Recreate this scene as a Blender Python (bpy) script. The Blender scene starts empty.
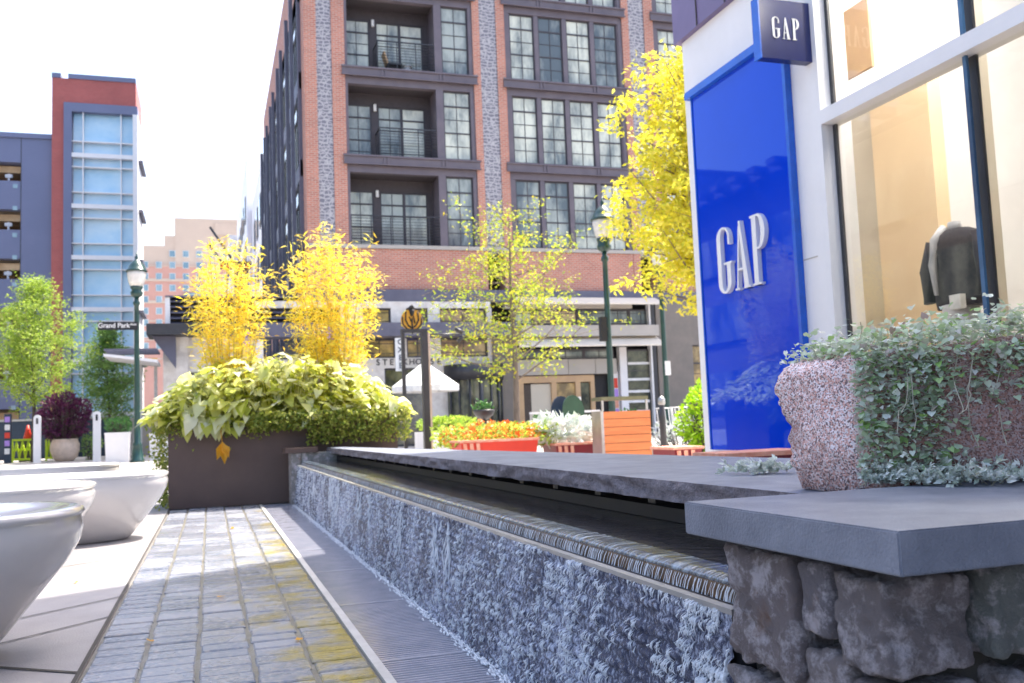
import bpy, bmesh, math, random
from mathutils import Vector, Matrix, noise
random.seed(7)
rnd = random.random
def U(a, b): return a + (b - a) * rnd()
S = bpy.context.scene
C = S.collection
# ------------------------------------------------------------------ camera
F, H = 927.0, 0.75
Yc = Vector((-302, -94.5, -F)).normalized()
Xc = Vector((2838, 29.5, -F)); Xc = (Xc - Xc.dot(Yc) * Yc).normalized()
Zc = Xc.cross(Yc)
ROT = Matrix((Xc, Yc, Zc))
cam = bpy.data.cameras.new('camera')
cam.sensor_width = 36; cam.lens = F / 1024 * 36; cam.clip_end = 2000; cam.clip_start = 0.05
cam.dof.use_dof = True; cam.dof.focus_distance = 2.1; cam.dof.aperture_fstop = 8.0
co = bpy.data.objects.new('camera', cam); C.objects.link(co)
co.matrix_world = Matrix.Translation((0, 0, H)) @ ROT.to_4x4()
S.camera = co
def ray(px, py): return ROT @ Vector((px - 512, -(py - 341.5), -F))
def atz(px, py, z):
    r = ray(px, py); return Vector((0, 0, H)) + r * ((z - H) / r.z)
def aty(px, py, y):
    r = ray(px, py); return Vector((0, 0, H)) + r * (y / r.y)
def atx(px, py, x):
    r = ray(px, py); return Vector((0, 0, H)) + r * (x / r.x)
# ------------------------------------------------------------------ materials
def newmat(name):
    m = bpy.data.materials.new(name); m.use_nodes = True
    nt = m.node_tree; b = nt.nodes['Principled BSDF']
    return m, nt, b
def N(nt, t, **k):
    n = nt.nodes.new(t)
    for a, v in k.items():
        if a in n.inputs: n.inputs[a].default_value = v
        else: setattr(n, a, v)
    return n
def c4(c): return (c[0], c[1], c[2], 1)
def mixc(nt, fac, a, b):
    n = nt.nodes.new('ShaderNodeMix'); n.data_type = 'RGBA'
    L = nt.links
    for idx, v in ((0, fac), (6, a), (7, b)):
        if hasattr(v, 'links'): L.new(v, n.inputs[idx])
        else: n.inputs[idx].default_value = v if idx == 0 else c4(v)
    return n.outputs[2]
def ramp(nt, src, p0, p1, c0=(0, 0, 0), c1=(1, 1, 1)):
    r = nt.nodes.new('ShaderNodeValToRGB'); e = r.color_ramp.elements
    e[0].position, e[1].position = p0, p1; e[0].color, e[1].color = c4(c0), c4(c1)
    nt.links.new(src, r.inputs[0]); return r.outputs[0]
def pm(name, col, rough=.6, col2=None, scale=8, bump=0, bscale=60, metal=0, spec=.5, stretch=None, lo=.35, hi=.65, coat=0):
    m, nt, b = newmat(name); L = nt.links
    b.inputs['Roughness'].default_value = rough; b.inputs['Metallic'].default_value = metal
    b.inputs['Specular IOR Level'].default_value = spec; b.inputs['Coat Weight'].default_value = coat
    b.inputs['Base Color'].default_value = c4(col)
    tc = N(nt, 'ShaderNodeTexCoord'); src = tc.outputs['Object']
    if stretch:
        mp = N(nt, 'ShaderNodeMapping'); mp.inputs['Scale'].default_value = stretch
        L.new(src, mp.inputs[0]); src = mp.outputs[0]
    if col2 is None: col2 = tuple(v * .8 for v in col)
    n = N(nt, 'ShaderNodeTexNoise', Scale=scale, Detail=12.0, Roughness=.62); L.new(src, n.inputs['Vector'])
    L.new(ramp(nt, n.outputs[0], lo, hi, col, col2), b.inputs['Base Color'])
    if bump:
        n2 = N(nt, 'ShaderNodeTexNoise', Scale=bscale, Detail=5.0); L.new(src, n2.inputs['Vector'])
        bp = N(nt, 'ShaderNodeBump', Strength=bump, Distance=.01); L.new(n2.outputs[0], bp.inputs['Height'])
        L.new(bp.outputs[0], b.inputs['Normal'])
    return m
def leafmat(name, cols, trans=.45, rough=.45):
    m, nt, b = newmat(name); L = nt.links
    g = N(nt, 'ShaderNodeNewGeometry')
    r = nt.nodes.new('ShaderNodeValToRGB'); e = r.color_ramp.elements
    while len(e) < len(cols): e.new(.5)
    for i, c in enumerate(cols): e[i].position = i / max(1, len(cols) - 1); e[i].color = c4(c)
    L.new(g.outputs['Random Per Island'], r.inputs[0])
    L.new(r.outputs[0], b.inputs['Base Color']); b.inputs['Roughness'].default_value = rough
    tr = N(nt, 'ShaderNodeBsdfTranslucent'); L.new(r.outputs[0], tr.inputs[0])
    mx = N(nt, 'ShaderNodeMixShader'); mx.inputs[0].default_value = trans
    L.new(b.outputs[0], mx.inputs[1]); L.new(tr.outputs[0], mx.inputs[2])
    L.new(mx.outputs[0], nt.nodes['Material Output'].inputs[0])
    return m
def brickmat(name, c1, c2, mortar, scale=1.0, bw=.22, rh=.075, rough=.85):
    m, nt, b = newmat(name); L = nt.links
    tc = N(nt, 'ShaderNodeTexCoord'); sp = N(nt, 'ShaderNodeSeparateXYZ'); L.new(tc.outputs['Object'], sp.inputs[0])
    ad = N(nt, 'ShaderNodeMath', operation='ADD'); L.new(sp.outputs[0], ad.inputs[0]); L.new(sp.outputs[1], ad.inputs[1])
    cb = N(nt, 'ShaderNodeCombineXYZ'); L.new(ad.outputs[0], cb.inputs[0]); L.new(sp.outputs[2], cb.inputs[1])
    bt = N(nt, 'ShaderNodeTexBrick'); L.new(cb.outputs[0], bt.inputs[0])
    bt.inputs['Color1'].default_value = c4(c1); bt.inputs['Color2'].default_value = c4(c2); bt.inputs['Mortar'].default_value = c4(mortar)
    bt.inputs['Scale'].default_value = scale; bt.inputs['Brick Width'].default_value = bw; bt.inputs['Row Height'].default_value = rh
    bt.inputs['Mortar Size'].default_value = .012; bt.inputs['Bias'].default_value = -.1
    n = N(nt, 'ShaderNodeTexNoise', Scale=.7, Detail=5.0); L.new(tc.outputs['Object'], n.inputs['Vector'])
    d = N(nt, 'ShaderNodeMix'); d.data_type = 'RGBA'; d.blend_type = 'MULTIPLY'; d.inputs[0].default_value = .5
    L.new(bt.outputs[0], d.inputs[6]); L.new(ramp(nt, n.outputs[0], .3, .7, (.7, .7, .7), (1, 1, 1)), d.inputs[7])
    L.new(d.outputs[2], b.inputs['Base Color']); b.inputs['Roughness'].default_value = rough
    return m
def glassmat(name, dark, light, scale=1.2, rough=.06, stretch=(1, 1, .35), lo=.42, hi=.6, spec=.9):
    return pm(name, dark, rough, light, scale, spec=spec, stretch=stretch, lo=lo, hi=hi)
M = {}
M['brick'] = brickmat('red_brick', (.58, .215, .14), (.44, .15, .10), (.52, .40, .34))
M['brickfar'] = brickmat('tower_brick', (.46, .10, .09), (.38, .08, .075), (.42, .18, .16))
M['steel'] = pm('grey_brown_metal', (.125, .105, .125), .5, (.155, .13, .15), 2)
M['steelside'] = pm('slate_blue_metal', (.10, .10, .145), .45, (.13, .13, .18), 2)
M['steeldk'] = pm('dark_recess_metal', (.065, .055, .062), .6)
M['dark'] = pm('dark_metal', (.03, .03, .036), .4, (.045, .045, .05), 5)
M['darker'] = pm('black_opening', (.012, .012, .016), .6)
M['winA'] = glassmat('curtain_and_sky_glass', (.13, .155, .15), (.68, .69, .56), 1.1, lo=.36, hi=.58)  # pale bands: curtains, enlarged to paint in reflected sky
M['winB'] = glassmat('dark_glass', (.08, .10, .105), (.38, .41, .36), .9)
M['winC'] = glassmat('warm_glass', (.22, .16, .09), (.60, .42, .18), 1.6, stretch=(1, 1, 1))
M['wing'] = glassmat('storefront_glass', (.02, .03, .03), (.20, .2, .13), 1.5, stretch=(1, 1, 1), lo=.4, hi=.7)
M['mullion'] = pm('window_frame_paint', (.06, .055, .065), .5)
M['white'] = pm('white_paint', (.78, .77, .78), .5, (.74, .73, .74), 3)
M['cream'] = pm('cream_stucco', (.82, .78, .73), .7, (.60, .55, .50), 3)
M['awning'] = pm('awning_canvas', (.74, .66, .55), .8, (.68, .6, .5), 2)
M['greypanel'] = pm('grey_panel', (.44, .40, .36), .55, (.40, .37, .33), 2)
M['greywall'] = pm('taupe_render', (.22, .19, .165), .7, (.18, .16, .14), 2)
M['beige'] = pm('beige_interior', (.60, .40, .22), .6, (.5, .33, .19), 2)
M['blueframe'] = pm('slate_cladding', (.16, .18, .29), .55, (.14, .16, .26), .35)
M['towerglass'] = glassmat('blue_curtain_glass', (.34, .60, .80), (.58, .76, .88), .25, rough=.1, stretch=(1, 1, 1.4), lo=.4, hi=.62, spec=.6)
M['pinkbrick'] = pm('salmon_brick', (.62, .35, .28), .85, (.58, .32, .26), .5)
M['buff'] = pm('buff_stone', (.62, .50, .40), .85, (.58, .46, .37), .3)
M['farglass'] = glassmat('pale_far_glass', (.14, .25, .32), (.3, .42, .48), .3)
M['garagein'] = pm('garage_soffit', (.70, .50, .30), .7, (.45, .28, .14), .8)
M['green'] = pm('lamp_green_paint', (.007, .05, .042), .3, (.006, .035, .032), 10, coat=.3)
M['lampglass'] = pm('lamp_glass', (.55, .55, .52), .15, (.75, .72, .68), 9)
M['sparkwhite'] = pm('gloss_white_gelcoat', (.58, .56, .56), .2, (.55, .53, .53), 3, coat=.5)
M['concrete'] = pm('pale_concrete_paving', (.30, .285, .29), .6, (.24, .225, .23), 2.2, bump=.25, bscale=120)
M['joint'] = pm('dark_joint', (.06, .055, .05), .9)
M['asphalt'] = pm('asphalt', (.06, .06, .062), .85, (.05, .05, .05), 3, bump=.3)
M['ground'] = pm('plaza_ground', (.40, .37, .35), .7, (.32, .30, .29), .6, bump=.2)
M['kerb'] = pm('kerb_stone', (.5, .48, .45), .7)
M['planterbrown'] = pm('bronze_planter_steel', (.085, .052, .045), .5, (.11, .068, .055), 2.5, bump=.1, bscale=40)
M['bluestone'] = pm('bluestone', (.22, .24, .30), .45, (.13, .145, .19), 6, bump=.35, bscale=220, spec=.4)
M['bluestone_edge'] = pm('rock_faced_bluestone', (.27, .24, .27), .75, (.15, .135, .16), 30, bump=1.0, bscale=140)
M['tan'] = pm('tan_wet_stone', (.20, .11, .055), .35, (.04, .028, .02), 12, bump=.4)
M['tanlit'] = pm('sunlit_tan_stone', (.62, .42, .24), .7, (.5, .32, .18), 12, bump=.3)  # bright tan: sunlight behind the bearing blocks put into the colour
M['poolwater'] = pm('dark_pool_water', (.012, .012, .016), .04, (.02, .02, .022), 3, bump=.35, bscale=28, spec=.8)
M['graniteA'] = None
M['red'] = pm('bright_red_paint', (.66, .035, .012), .45, (.6, .03, .012), 6)
M['maroon'] = pm('maroon_paint', (.22, .012, .022), .45, (.17, .01, .02), 6)
M['salmon'] = pm('salmon_rim', (.72, .38, .28), .6, (.62, .22, .14), 14)
M['orange'] = pm('orange_wood_slat', (.72, .235, .075), .5, (.62, .18, .055), 3, stretch=(1, 1, 9))
M['olive'] = pm('olive_metal', (.16, .16, .08), .5)
M['silver'] = pm('brushed_metal', (.45, .45, .45), .35, metal=.7)
M['chart'] = pm('chartreuse_paint', (.55, .72, .02), .45, (.48, .62, .02), 5)
M['navy'] = pm('navy_plastic', (.015, .035, .07), .5)
M['dkgreen'] = pm('dark_green_plastic', (.03, .09, .045), .5)
M['tp'] = pm('terracotta_cream', (.66, .52, .42), .7)
M['yellowp'] = pm('emblem_yellow', (.70, .36, .03), .5)
M['gapblue'] = pm('glossy_blue_glass', (.001, .045, .60), .02, (.001, .04, .55), 1, spec=.55)
M['gapnavy'] = pm('navy_sign_face', (.012, .02, .12), .2, (.012, .018, .10), 2)
M['gapedge'] = pm('blue_trim', (.01, .12, .62), .25)
M['finblue'] = pm('steel_blue_fin', (.06, .16, .30), .25, (.03, .06, .12), 1.2)
M['purple'] = pm('mauve_cladding', (.17, .13, .26), .5, (.14, .11, .22), 1.5)
M['peach'] = pm('peach_partition', (.80, .62, .40), .6, (.76, .58, .37), 1)
M['store_beige'] = pm('store_beige_panel', (.62, .55, .44), .6, (.58, .52, .42), 1)
M['jacket'] = pm('navy_jacket_cloth', (.006, .008, .022), .9, (.02, .018, .03), 30)
M['shirt'] = pm('pale_cloth', (.55, .55, .58), .8)
M['bark'] = pm('grey_bark', (.22, .17, .13), .85, (.13, .10, .08), 20, bump=.6, stretch=(1, 1, .2))
M['barkd'] = pm('dark_bark', (.07, .055, .045), .85, (.11, .085, .07), 20)
M['cane'] = pm('bamboo_cane', (.55, .42, .08), .4, (.42, .36, .08), 12)
M['paper'] = pm('white_notice', (.8, .8, .8), .6)
M['lavender'] = pm('lavender_petals', (.42, .25, .70), .6)
# leaves
M['l_lime'] = leafmat('lime_leaf', [(.40, .50, .06), (.70, .70, .12), (.82, .82, .40), (.88, .88, .68), (.56, .62, .08), (.78, .78, .22), (.90, .90, .78), (.68, .70, .12)], .55, .25)
M['l_ivy'] = leafmat('small_ivy_leaf', [(.10, .17, .02), (.25, .31, .04), (.42, .44, .07), (.16, .24, .03), (.5, .45, .12)], .4)
M['l_bam'] = leafmat('bamboo_leaf', [(.84, .62, .02), (.90, .74, .05), (.88, .78, .10), (.80, .48, .03), (.92, .8, .16), (.72, .70, .08)], .5)
M['l_loc'] = leafmat('yellow_green_leaf', [(.30, .42, .03), (.44, .52, .04), (.58, .56, .05), (.24, .38, .03), (.66, .50, .04)], .5)
M['l_yel'] = leafmat('bright_yellow_leaf', [(.72, .66, .03), (.82, .72, .05), (.62, .64, .05), (.86, .74, .12), (.5, .56, .04)], .5)
M['l_grn'] = leafmat('fresh_green_leaf', [(.26, .40, .05), (.36, .50, .06), (.46, .55, .10), (.20, .34, .05)], .5)
M['l_dgrn'] = leafmat('mid_green_leaf', [(.13, .27, .06), (.2, .35, .09), (.28, .4, .12), (.10, .22, .06)], .45)
M['l_box'] = leafmat('boxwood_leaf', [(.03, .12, .03), (.06, .18, .04), (.09, .22, .05)], .3)
M['l_brt'] = leafmat('vivid_lime_leaf', [(.30, .55, .01), (.45, .68, .02), (.22, .45, .01), (.55, .7, .05)], .5)
M['l_pur'] = leafmat('purple_leaf', [(.06, .012, .05), (.11, .02, .08), (.16, .035, .10), (.05, .01, .035)], .35)
M['l_sil'] = leafmat('silver_leaf', [(.62, .68, .62), (.74, .78, .75), (.82, .85, .85), (.46, .54, .44), (.68, .73, .68)], .2, .7)
M['l_rock'] = leafmat('vine_leaf', [(.26, .42, .12), (.58, .66, .54), (.70, .76, .70), (.42, .54, .34), (.64, .70, .62), (.30, .50, .14), (.76, .80, .76), (.36, .26, .22)], .3)
M['l_flo'] = leafmat('marigold_petal', [(.80, .50, .04), (.70, .10, .02), (.82, .66, .12), (.62, .05, .02), (.82, .34, .06)], .3)
M['l_dead'] = leafmat('amber_leaf', [(.80, .38, .02), (.8, .45, .04)], .5)
M['twig'] = pm('pale_stem', (.45, .42, .33), .7)
def granite(name, base, pink, black):
    m, nt, b = newmat(name); L = nt.links
    tc = N(nt, 'ShaderNodeTexCoord')
    v = N(nt, 'ShaderNodeTexVoronoi', Scale=330.0); L.new(tc.outputs['Object'], v.inputs['Vector'])
    sp = N(nt, 'ShaderNodeSeparateColor'); L.new(v.outputs['Color'], sp.inputs[0])
    a = mixc(nt, ramp(nt, sp.outputs[0], .45, .6), base, pink)
    c = mixc(nt, ramp(nt, sp.outputs[1], .72, .8), a, black)
    n = N(nt, 'ShaderNodeTexNoise', Scale=7.0, Detail=8.0); L.new(tc.outputs['Object'], n.inputs['Vector'])
    spx = N(nt, 'ShaderNodeSeparateXYZ'); L.new(tc.outputs['Object'], spx.inputs[0])
    mm = N(nt, 'ShaderNodeMath', operation='MULTIPLY_ADD'); L.new(spx.outputs[0], mm.inputs[0]); mm.inputs[1].default_value = 3.0; mm.inputs[2].default_value = .03
    ad = N(nt, 'ShaderNodeMath', operation='ADD'); L.new(mm.outputs[0], ad.inputs[0]); L.new(n.outputs[0], ad.inputs[1])
    st = ramp(nt, ad.outputs[0], .62, .85)      # darker red-brown towards the right, broken by noise
    d = mixc(nt, st, c, (.17, .07, .05))
    d2 = N(nt, 'ShaderNodeMix'); d2.data_type = 'RGBA'; d2.inputs[0].default_value = .35; L.new(d, d2.inputs[6]); L.new(c, d2.inputs[7])
    L.new(d2.outputs[2], b.inputs['Base Color']); b.inputs['Roughness'].default_value = .8
    bp = N(nt, 'ShaderNodeBump', Strength=.9, Distance=.006)
    n2 = N(nt, 'ShaderNodeTexNoise', Scale=120.0, Detail=8.0); L.new(tc.outputs['Object'], n2.inputs['Vector'])
    L.new(n2.outputs[0], bp.inputs['Height']); L.new(bp.outputs[0], b.inputs['Normal'])
    return m
M['graniteA'] = granite('pink_granite', (.80, .70, .73), (.66, .38, .34), (.20, .14, .15))
def stonemat():
    m, nt, b = newmat('fieldstone'); L = nt.links
    g = N(nt, 'ShaderNodeNewGeometry'); tc = N(nt, 'ShaderNodeTexCoord')
    r = nt.nodes.new('ShaderNodeValToRGB'); e = r.color_ramp.elements
    for i in range(3): e.new(.5)
    for i, c in enumerate([(.19, .175, .20), (.30, .25, .24), (.20, .22, .21), (.34, .27, .26), (.12, .11, .13)]): e[i].position = i / 4; e[i].color = c4(c)
    L.new(g.outputs['Random Per Island'], r.inputs[0])
    n = N(nt, 'ShaderNodeTexNoise', Scale=17.0, Detail=14.0, Roughness=.78); L.new(tc.outputs['Object'], n.inputs['Vector'])
    a = mixc(nt, ramp(nt, n.outputs[0], .49, .60), r.outputs[0], (.60, .55, .59))
    n3 = N(nt, 'ShaderNodeTexNoise', Scale=9.0, Detail=6.0); mp = N(nt, 'ShaderNodeMapping'); mp.inputs['Location'].default_value = (3, 5, 1)
    L.new(tc.outputs['Object'], mp.inputs[0]); L.new(mp.outputs[0], n3.inputs['Vector'])
    c = mixc(nt, ramp(nt, n3.outputs[0], .6, .7), a, (.24, .14, .10))
    v = N(nt, 'ShaderNodeTexVoronoi', Scale=5.0, feature='DISTANCE_TO_EDGE'); L.new(tc.outputs['Object'], v.inputs['Vector'])
    L.new(c, b.inputs['Base Color']); b.inputs['Roughness'].default_value = .6
    n2 = N(nt, 'ShaderNodeTexNoise', Scale=55.0, Detail=10.0, Roughness=.75); L.new(tc.outputs['Object'], n2.inputs['Vector'])
    bp = N(nt, 'ShaderNodeBump', Strength=1.0, Distance=.012); bp.inputs['Distance'].default_value = .022; L.new(n2.outputs[0], bp.inputs['Height']); L.new(bp.outputs[0], b.inputs['Normal'])
    return m
M['stone'] = stonemat()
def pavermat():
    m, nt, b = newmat('wet_brick_paver'); L = nt.links
    g = N(nt, 'ShaderNodeNewGeometry'); tc = N(nt, 'ShaderNodeTexCoord')
    c0 = ramp(nt, g.outputs['Random Per Island'], 0, 1, (.13, .155, .205), (.23, .245, .29))
    n = N(nt, 'ShaderNodeTexNoise', Scale=45.0, Detail=7.0); L.new(tc.outputs['Object'], n.inputs['Vector'])
    c1 = mixc(nt, ramp(nt, n.outputs[0], .45, .7), c0, (.30, .285, .29))
    # moss: beside the drain
    sp = N(nt, 'ShaderNodeSeparateXYZ'); L.new(tc.outputs['Object'], sp.inputs[0])
    n2 = N(nt, 'ShaderNodeTexNoise', Scale=3.5, Detail=9.0, Roughness=.65); L.new(tc.outputs['Object'], n2.inputs['Vector'])
    ad = N(nt, 'ShaderNodeMath', operation='MULTIPLY_ADD'); L.new(sp.outputs[0], ad.inputs[0]); ad.inputs[1].default_value = .62; L.new(n2.outputs[0], ad.inputs[2])
    mp_ = N(nt, 'ShaderNodeMapRange'); mp_.inputs[1].default_value = 5.2; mp_.inputs[2].default_value = 8.5; mp_.inputs[3].default_value = 0; mp_.inputs[4].default_value = .12; L.new(sp.outputs[1], mp_.inputs[0])
    sb = N(nt, 'ShaderNodeMath', operation='SUBTRACT'); L.new(ad.outputs[0], sb.inputs[0]); L.new(mp_.outputs[0], sb.inputs[1])
    ms = ramp(nt, sb.outputs[0], .64, .82)
    c2 = mixc(nt, ms, c1, (.28, .22, .04))
    L.new(c2, b.inputs['Base Color'])
    n3 = N(nt, 'ShaderNodeTexNoise', Scale=2.2, Detail=5.0); L.new(tc.outputs['Object'], n3.inputs['Vector'])
    L.new(ramp(nt, n3.outputs[0], .4, .62, (.07, .07, .07), (.42, .42, .42)), b.inputs['Roughness'])
    bp = N(nt, 'ShaderNodeBump', Strength=.7, Distance=.005); n4 = N(nt, 'ShaderNodeTexNoise', Scale=70.0, Detail=6.0)
    L.new(tc.outputs['Object'], n4.inputs['Vector']); L.new(n4.outputs[0], bp.inputs['Height']); L.new(bp.outputs[0], b.inputs['Normal'])
    return m
M['paver'] = pavermat()
M['pavejoint'] = pm('sandy_moss_joint', (.17, .16, .14), .4, (.10, .09, .06), 9, bump=.6, bscale=90)
def fallmat():
    m, nt, b = newmat('wet_rough_stone_with_water'); L = nt.links
    tc = N(nt, 'ShaderNodeTexCoord')
    mp = N(nt, 'ShaderNodeMapping'); mp.inputs['Scale'].default_value = (95, 95, 60); L.new(tc.outputs['Object'], mp.inputs[0])
    n = N(nt, 'ShaderNodeTexNoise', Scale=1.0, Detail=8.0, Roughness=.7); L.new(mp.outputs[0], n.inputs['Vector'])
    n2 = N(nt, 'ShaderNodeTexNoise', Scale=3.0, Detail=5.0); L.new(tc.outputs['Object'], n2.inputs['Vector'])
    ad = N(nt, 'ShaderNodeMath', operation='MULTIPLY_ADD'); L.new(n2.outputs[0], ad.inputs[0]); ad.inputs[1].default_value = .35; L.new(n.outputs[0], ad.inputs[2])
    fac = ramp(nt, ad.outputs[0], .62, .82)
    L.new(mixc(nt, fac, (.028, .035, .085), (.58, .63, .80)), b.inputs['Base Color'])
    b.inputs['Roughness'].default_value = .16; b.inputs['Specular IOR Level'].default_value = .9
    bp = N(nt, 'ShaderNodeBump', Strength=.9, Distance=.01); L.new(n.outputs[0], bp.inputs['Height']); L.new(bp.outputs[0], b.inputs['Normal'])
    return m
M['fall'] = fallmat()
M['foam'] = pm('falling_water', (.82, .87, .96), .12, (.6, .68, .85), 30, spec=.8)
M['film'] = pm('water_film_over_lip', (.04, .05, .07), .04, (.30, .38, .46), 1, bump=.5, bscale=1, spec=1.0, stretch=(14, 60, 14), lo=.45, hi=.75)
M['grate'] = pm('wet_grate_bar', (.26, .27, .33), .2, (.34, .34, .4), 9, spec=.8)
def watermat():
    m, nt, b = newmat('falling_water'); L = nt.links
    b.inputs['Base Color'].default_value = (.86, .90, .97, 1); b.inputs['Roughness'].default_value = .05; b.inputs['Specular IOR Level'].default_value = 1.0
    t = N(nt, 'ShaderNodeBsdfTransparent'); mx = N(nt, 'ShaderNodeMixShader'); mx.inputs[0].default_value = .62
    L.new(t.outputs[0], mx.inputs[1]); L.new(b.outputs[0], mx.inputs[2]); L.new(mx.outputs[0], nt.nodes['Material Output'].inputs[0]); return m
M['foam'] = watermat()
def clearglass():
    m, nt, b = newmat('clear_shop_glass'); L = nt.links
    t = N(nt, 'ShaderNodeBsdfTransparent'); t.inputs[0].default_value = (.93, .95, .94, 1)
    g = N(nt, 'ShaderNodeBsdfGlossy', Roughness=.01); fr = N(nt, 'ShaderNodeFresnel', IOR=1.7)
    mx = N(nt, 'ShaderNodeMixShader'); L.new(fr.outputs[0], mx.inputs[0]); L.new(t.outputs[0], mx.inputs[1]); L.new(g.outputs[0], mx.inputs[2])
    L.new(mx.outputs[0], nt.nodes['Material Output'].inputs[0]); return m
M['glass'] = clearglass()
M['gapblue'].node_tree.nodes['Principled BSDF'].inputs['Specular Tint'].default_value = (.10, .52, 1, 1)
def lacemat():
    m, nt, b = newmat('ornamental_tile_band'); L = nt.links
    tc = N(nt, 'ShaderNodeTexCoord')
    v = N(nt, 'ShaderNodeTexVoronoi', Scale=5.5, feature='DISTANCE_TO_EDGE'); L.new(tc.outputs['Object'], v.inputs['Vector'])
    w = N(nt, 'ShaderNodeTexWave', Scale=2.3, Distortion=6.0, bands_direction='Z'); L.new(tc.outputs['Object'], w.inputs['Vector'])
    a = mixc(nt, ramp(nt, v.outputs['Distance'], .04, .09), (.46, .44, .45), (.18, .175, .21))
    L.new(mixc(nt, ramp(nt, w.outputs[0], .75, .9), a, (.44, .42, .43)), b.inputs['Base Color']); b.inputs['Roughness'].default_value = .6
    return m
M['lace'] = lacemat()
# ------------------------------------------------------------------ mesh builder
class MB:
    def __init__(s): s.v = []; s.f = []; s.sm = []
    def add(s, vs, fs, smooth=False):
        o = len(s.v); s.v += [tuple(v) for v in vs]
        s.f += [tuple(i + o for i in f) for f in fs]; s.sm += [smooth] * len(fs); return s
    def box(s, x0, x1, y0, y1, z0, z1):
        x0, x1 = min(x0, x1), max(x0, x1); y0, y1 = min(y0, y1), max(y0, y1); z0, z1 = min(z0, z1), max(z0, z1)
        return s.add([(x0, y0, z0), (x1, y0, z0), (x1, y1, z0), (x0, y1, z0), (x0, y0, z1), (x1, y0, z1), (x1, y1, z1), (x0, y1, z1)],
                     [(0, 3, 2, 1), (4, 5, 6, 7), (0, 1, 5, 4), (1, 2, 6, 5), (2, 3, 7, 6), (3, 0, 4, 7)])
    def cbox(s, x0, x1, y0, y1, z0, z1, c):      # box with chamfered top
        vs = [(x0, y0, z0), (x1, y0, z0), (x1, y1, z0), (x0, y1, z0), (x0, y0, z1 - c), (x1, y0, z1 - c), (x1, y1, z1 - c), (x0, y1, z1 - c),
              (x0 + c, y0 + c, z1), (x1 - c, y0 + c, z1), (x1 - c, y1 - c, z1), (x0 + c, y1 - c, z1)]
        fs = [(0, 1, 5, 4), (1, 2, 6, 5), (2, 3, 7, 6), (3, 0, 4, 7), (4, 5, 9, 8), (5, 6, 10, 9), (6, 7, 11, 10), (7, 4, 8, 11), (8, 9, 10, 11)]
        return s.add(vs, fs)
    def prism(s, pts, z0, z1):
        n = len(pts)
        return s.add([(x, y, z0) for x, y in pts] + [(x, y, z1) for x, y in pts],
                     [tuple(reversed(range(n))), tuple(range(n, 2 * n))] + [(i, (i + 1) % n, (i + 1) % n + n, i + n) for i in range(n)])
    def tube(s, pts, r, n=8, cap=True):
        pts = [Vector(p) for p in pts]; rs = r if isinstance(r, (list, tuple)) else [r] * len(pts)
        vs = []; fs = []
        for i, p in enumerate(pts):
            d = (pts[min(i + 1, len(pts) - 1)] - pts[max(i - 1, 0)]).normalized()
            a = d.orthogonal().normalized() if abs(d.z) < .99 else Vector((1, 0, 0))
            if abs(d.z) < .99: a = d.cross(Vector((0, 0, 1))).normalized()
            b = d.cross(a)
            for k in range(n):
                t = 2 * math.pi * k / n; vs.append(p + (a * math.cos(t) + b * math.sin(t)) * rs[i])
        for i in range(len(pts) - 1):
            for k in range(n):
                k2 = (k + 1) % n; fs.append((i * n + k, i * n + k2, (i + 1) * n + k2, (i + 1) * n + k))
        s.add(vs, fs, True)
        if cap:
            o = len(s.v) - len(vs); m = len(pts) - 1
            s.f += [tuple(o + k for k in reversed(range(n))), tuple(o + m * n + k for k in range(n))]; s.sm += [False, False]
        return s
    def lathe(s, cx, cy, prof, n=20, smooth=True, lobes=0, la=0):
        vs = []; fs = []
        for r, z in prof:
            for k in range(n):
                t = 2 * math.pi * k / n; rr = r * (1 + (la * math.cos(lobes * t) if lobes else 0))
                vs.append((cx + rr * math.cos(t), cy + rr * math.sin(t), z))
        for i in range(len(prof) - 1):
            for k in range(n):
                k2 = (k + 1) % n; fs.append((i * n + k, i * n + k2, (i + 1) * n + k2, (i + 1) * n + k))
        s.add(vs, fs, smooth)
        o = len(s.v) - len(vs); m = len(prof) - 1
        s.f += [tuple(o + k for k in reversed(range(n))), tuple(o + m * n + k for k in range(n))]; s.sm += [False, False]
        return s
    def leaf(s, p, d, L, w, fold=.25, droop=.2, n=None):
        # pointed leaf from p along d
        d = d.normalized(); n = n or Vector((U(-1, 1), U(-1, 1), U(-.2, 1)))
        a = d.cross(n)
        if a.length < 1e-4: a = d.orthogonal()
        a.normalize(); up = a.cross(d)
        if up.z < 0: up = -up
        m = p + d * L * .45; t = p + d * L - up * L * droop
        s.add([p, m + a * w / 2 + up * w * fold, m - up * 0, m - a * w / 2 + up * w * fold, t], [(0, 2, 1), (0, 3, 2), (1, 2, 4), (2, 3, 4)])
    def heart(s, p, d, L, w, droop=.3):
        d = d.normalized(); n = Vector((U(-.5, .5), U(-.5, .5), 1)); a = d.cross(n).normalized(); up = a.cross(d)
        if up.z < 0: up = -up
        P = lambda u, v, h: p + d * L * u + a * w * v + up * L * h
        vs = [P(.08, 0, 0), P(-.1, .22, .05), P(.1, .5, .10), P(.45, .46, .04), P(.8, .2, -.06 - droop * .5), P(1.05, 0, -.1 - droop),
              P(.8, -.2, -.06 - droop * .5), P(.45, -.46, .04), P(.1, -.5, .10), P(-.1, -.22, .05), P(.45, 0, .0), P(.78, 0, -.08 - droop * .45)]
        s.add(vs, [(0, 2, 1), (0, 10, 3, 2), (10, 11, 4, 3), (11, 5, 4), (0, 9, 8), (0, 8, 7, 10), (10, 7, 6, 11), (11, 6, 5)], True)
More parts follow.
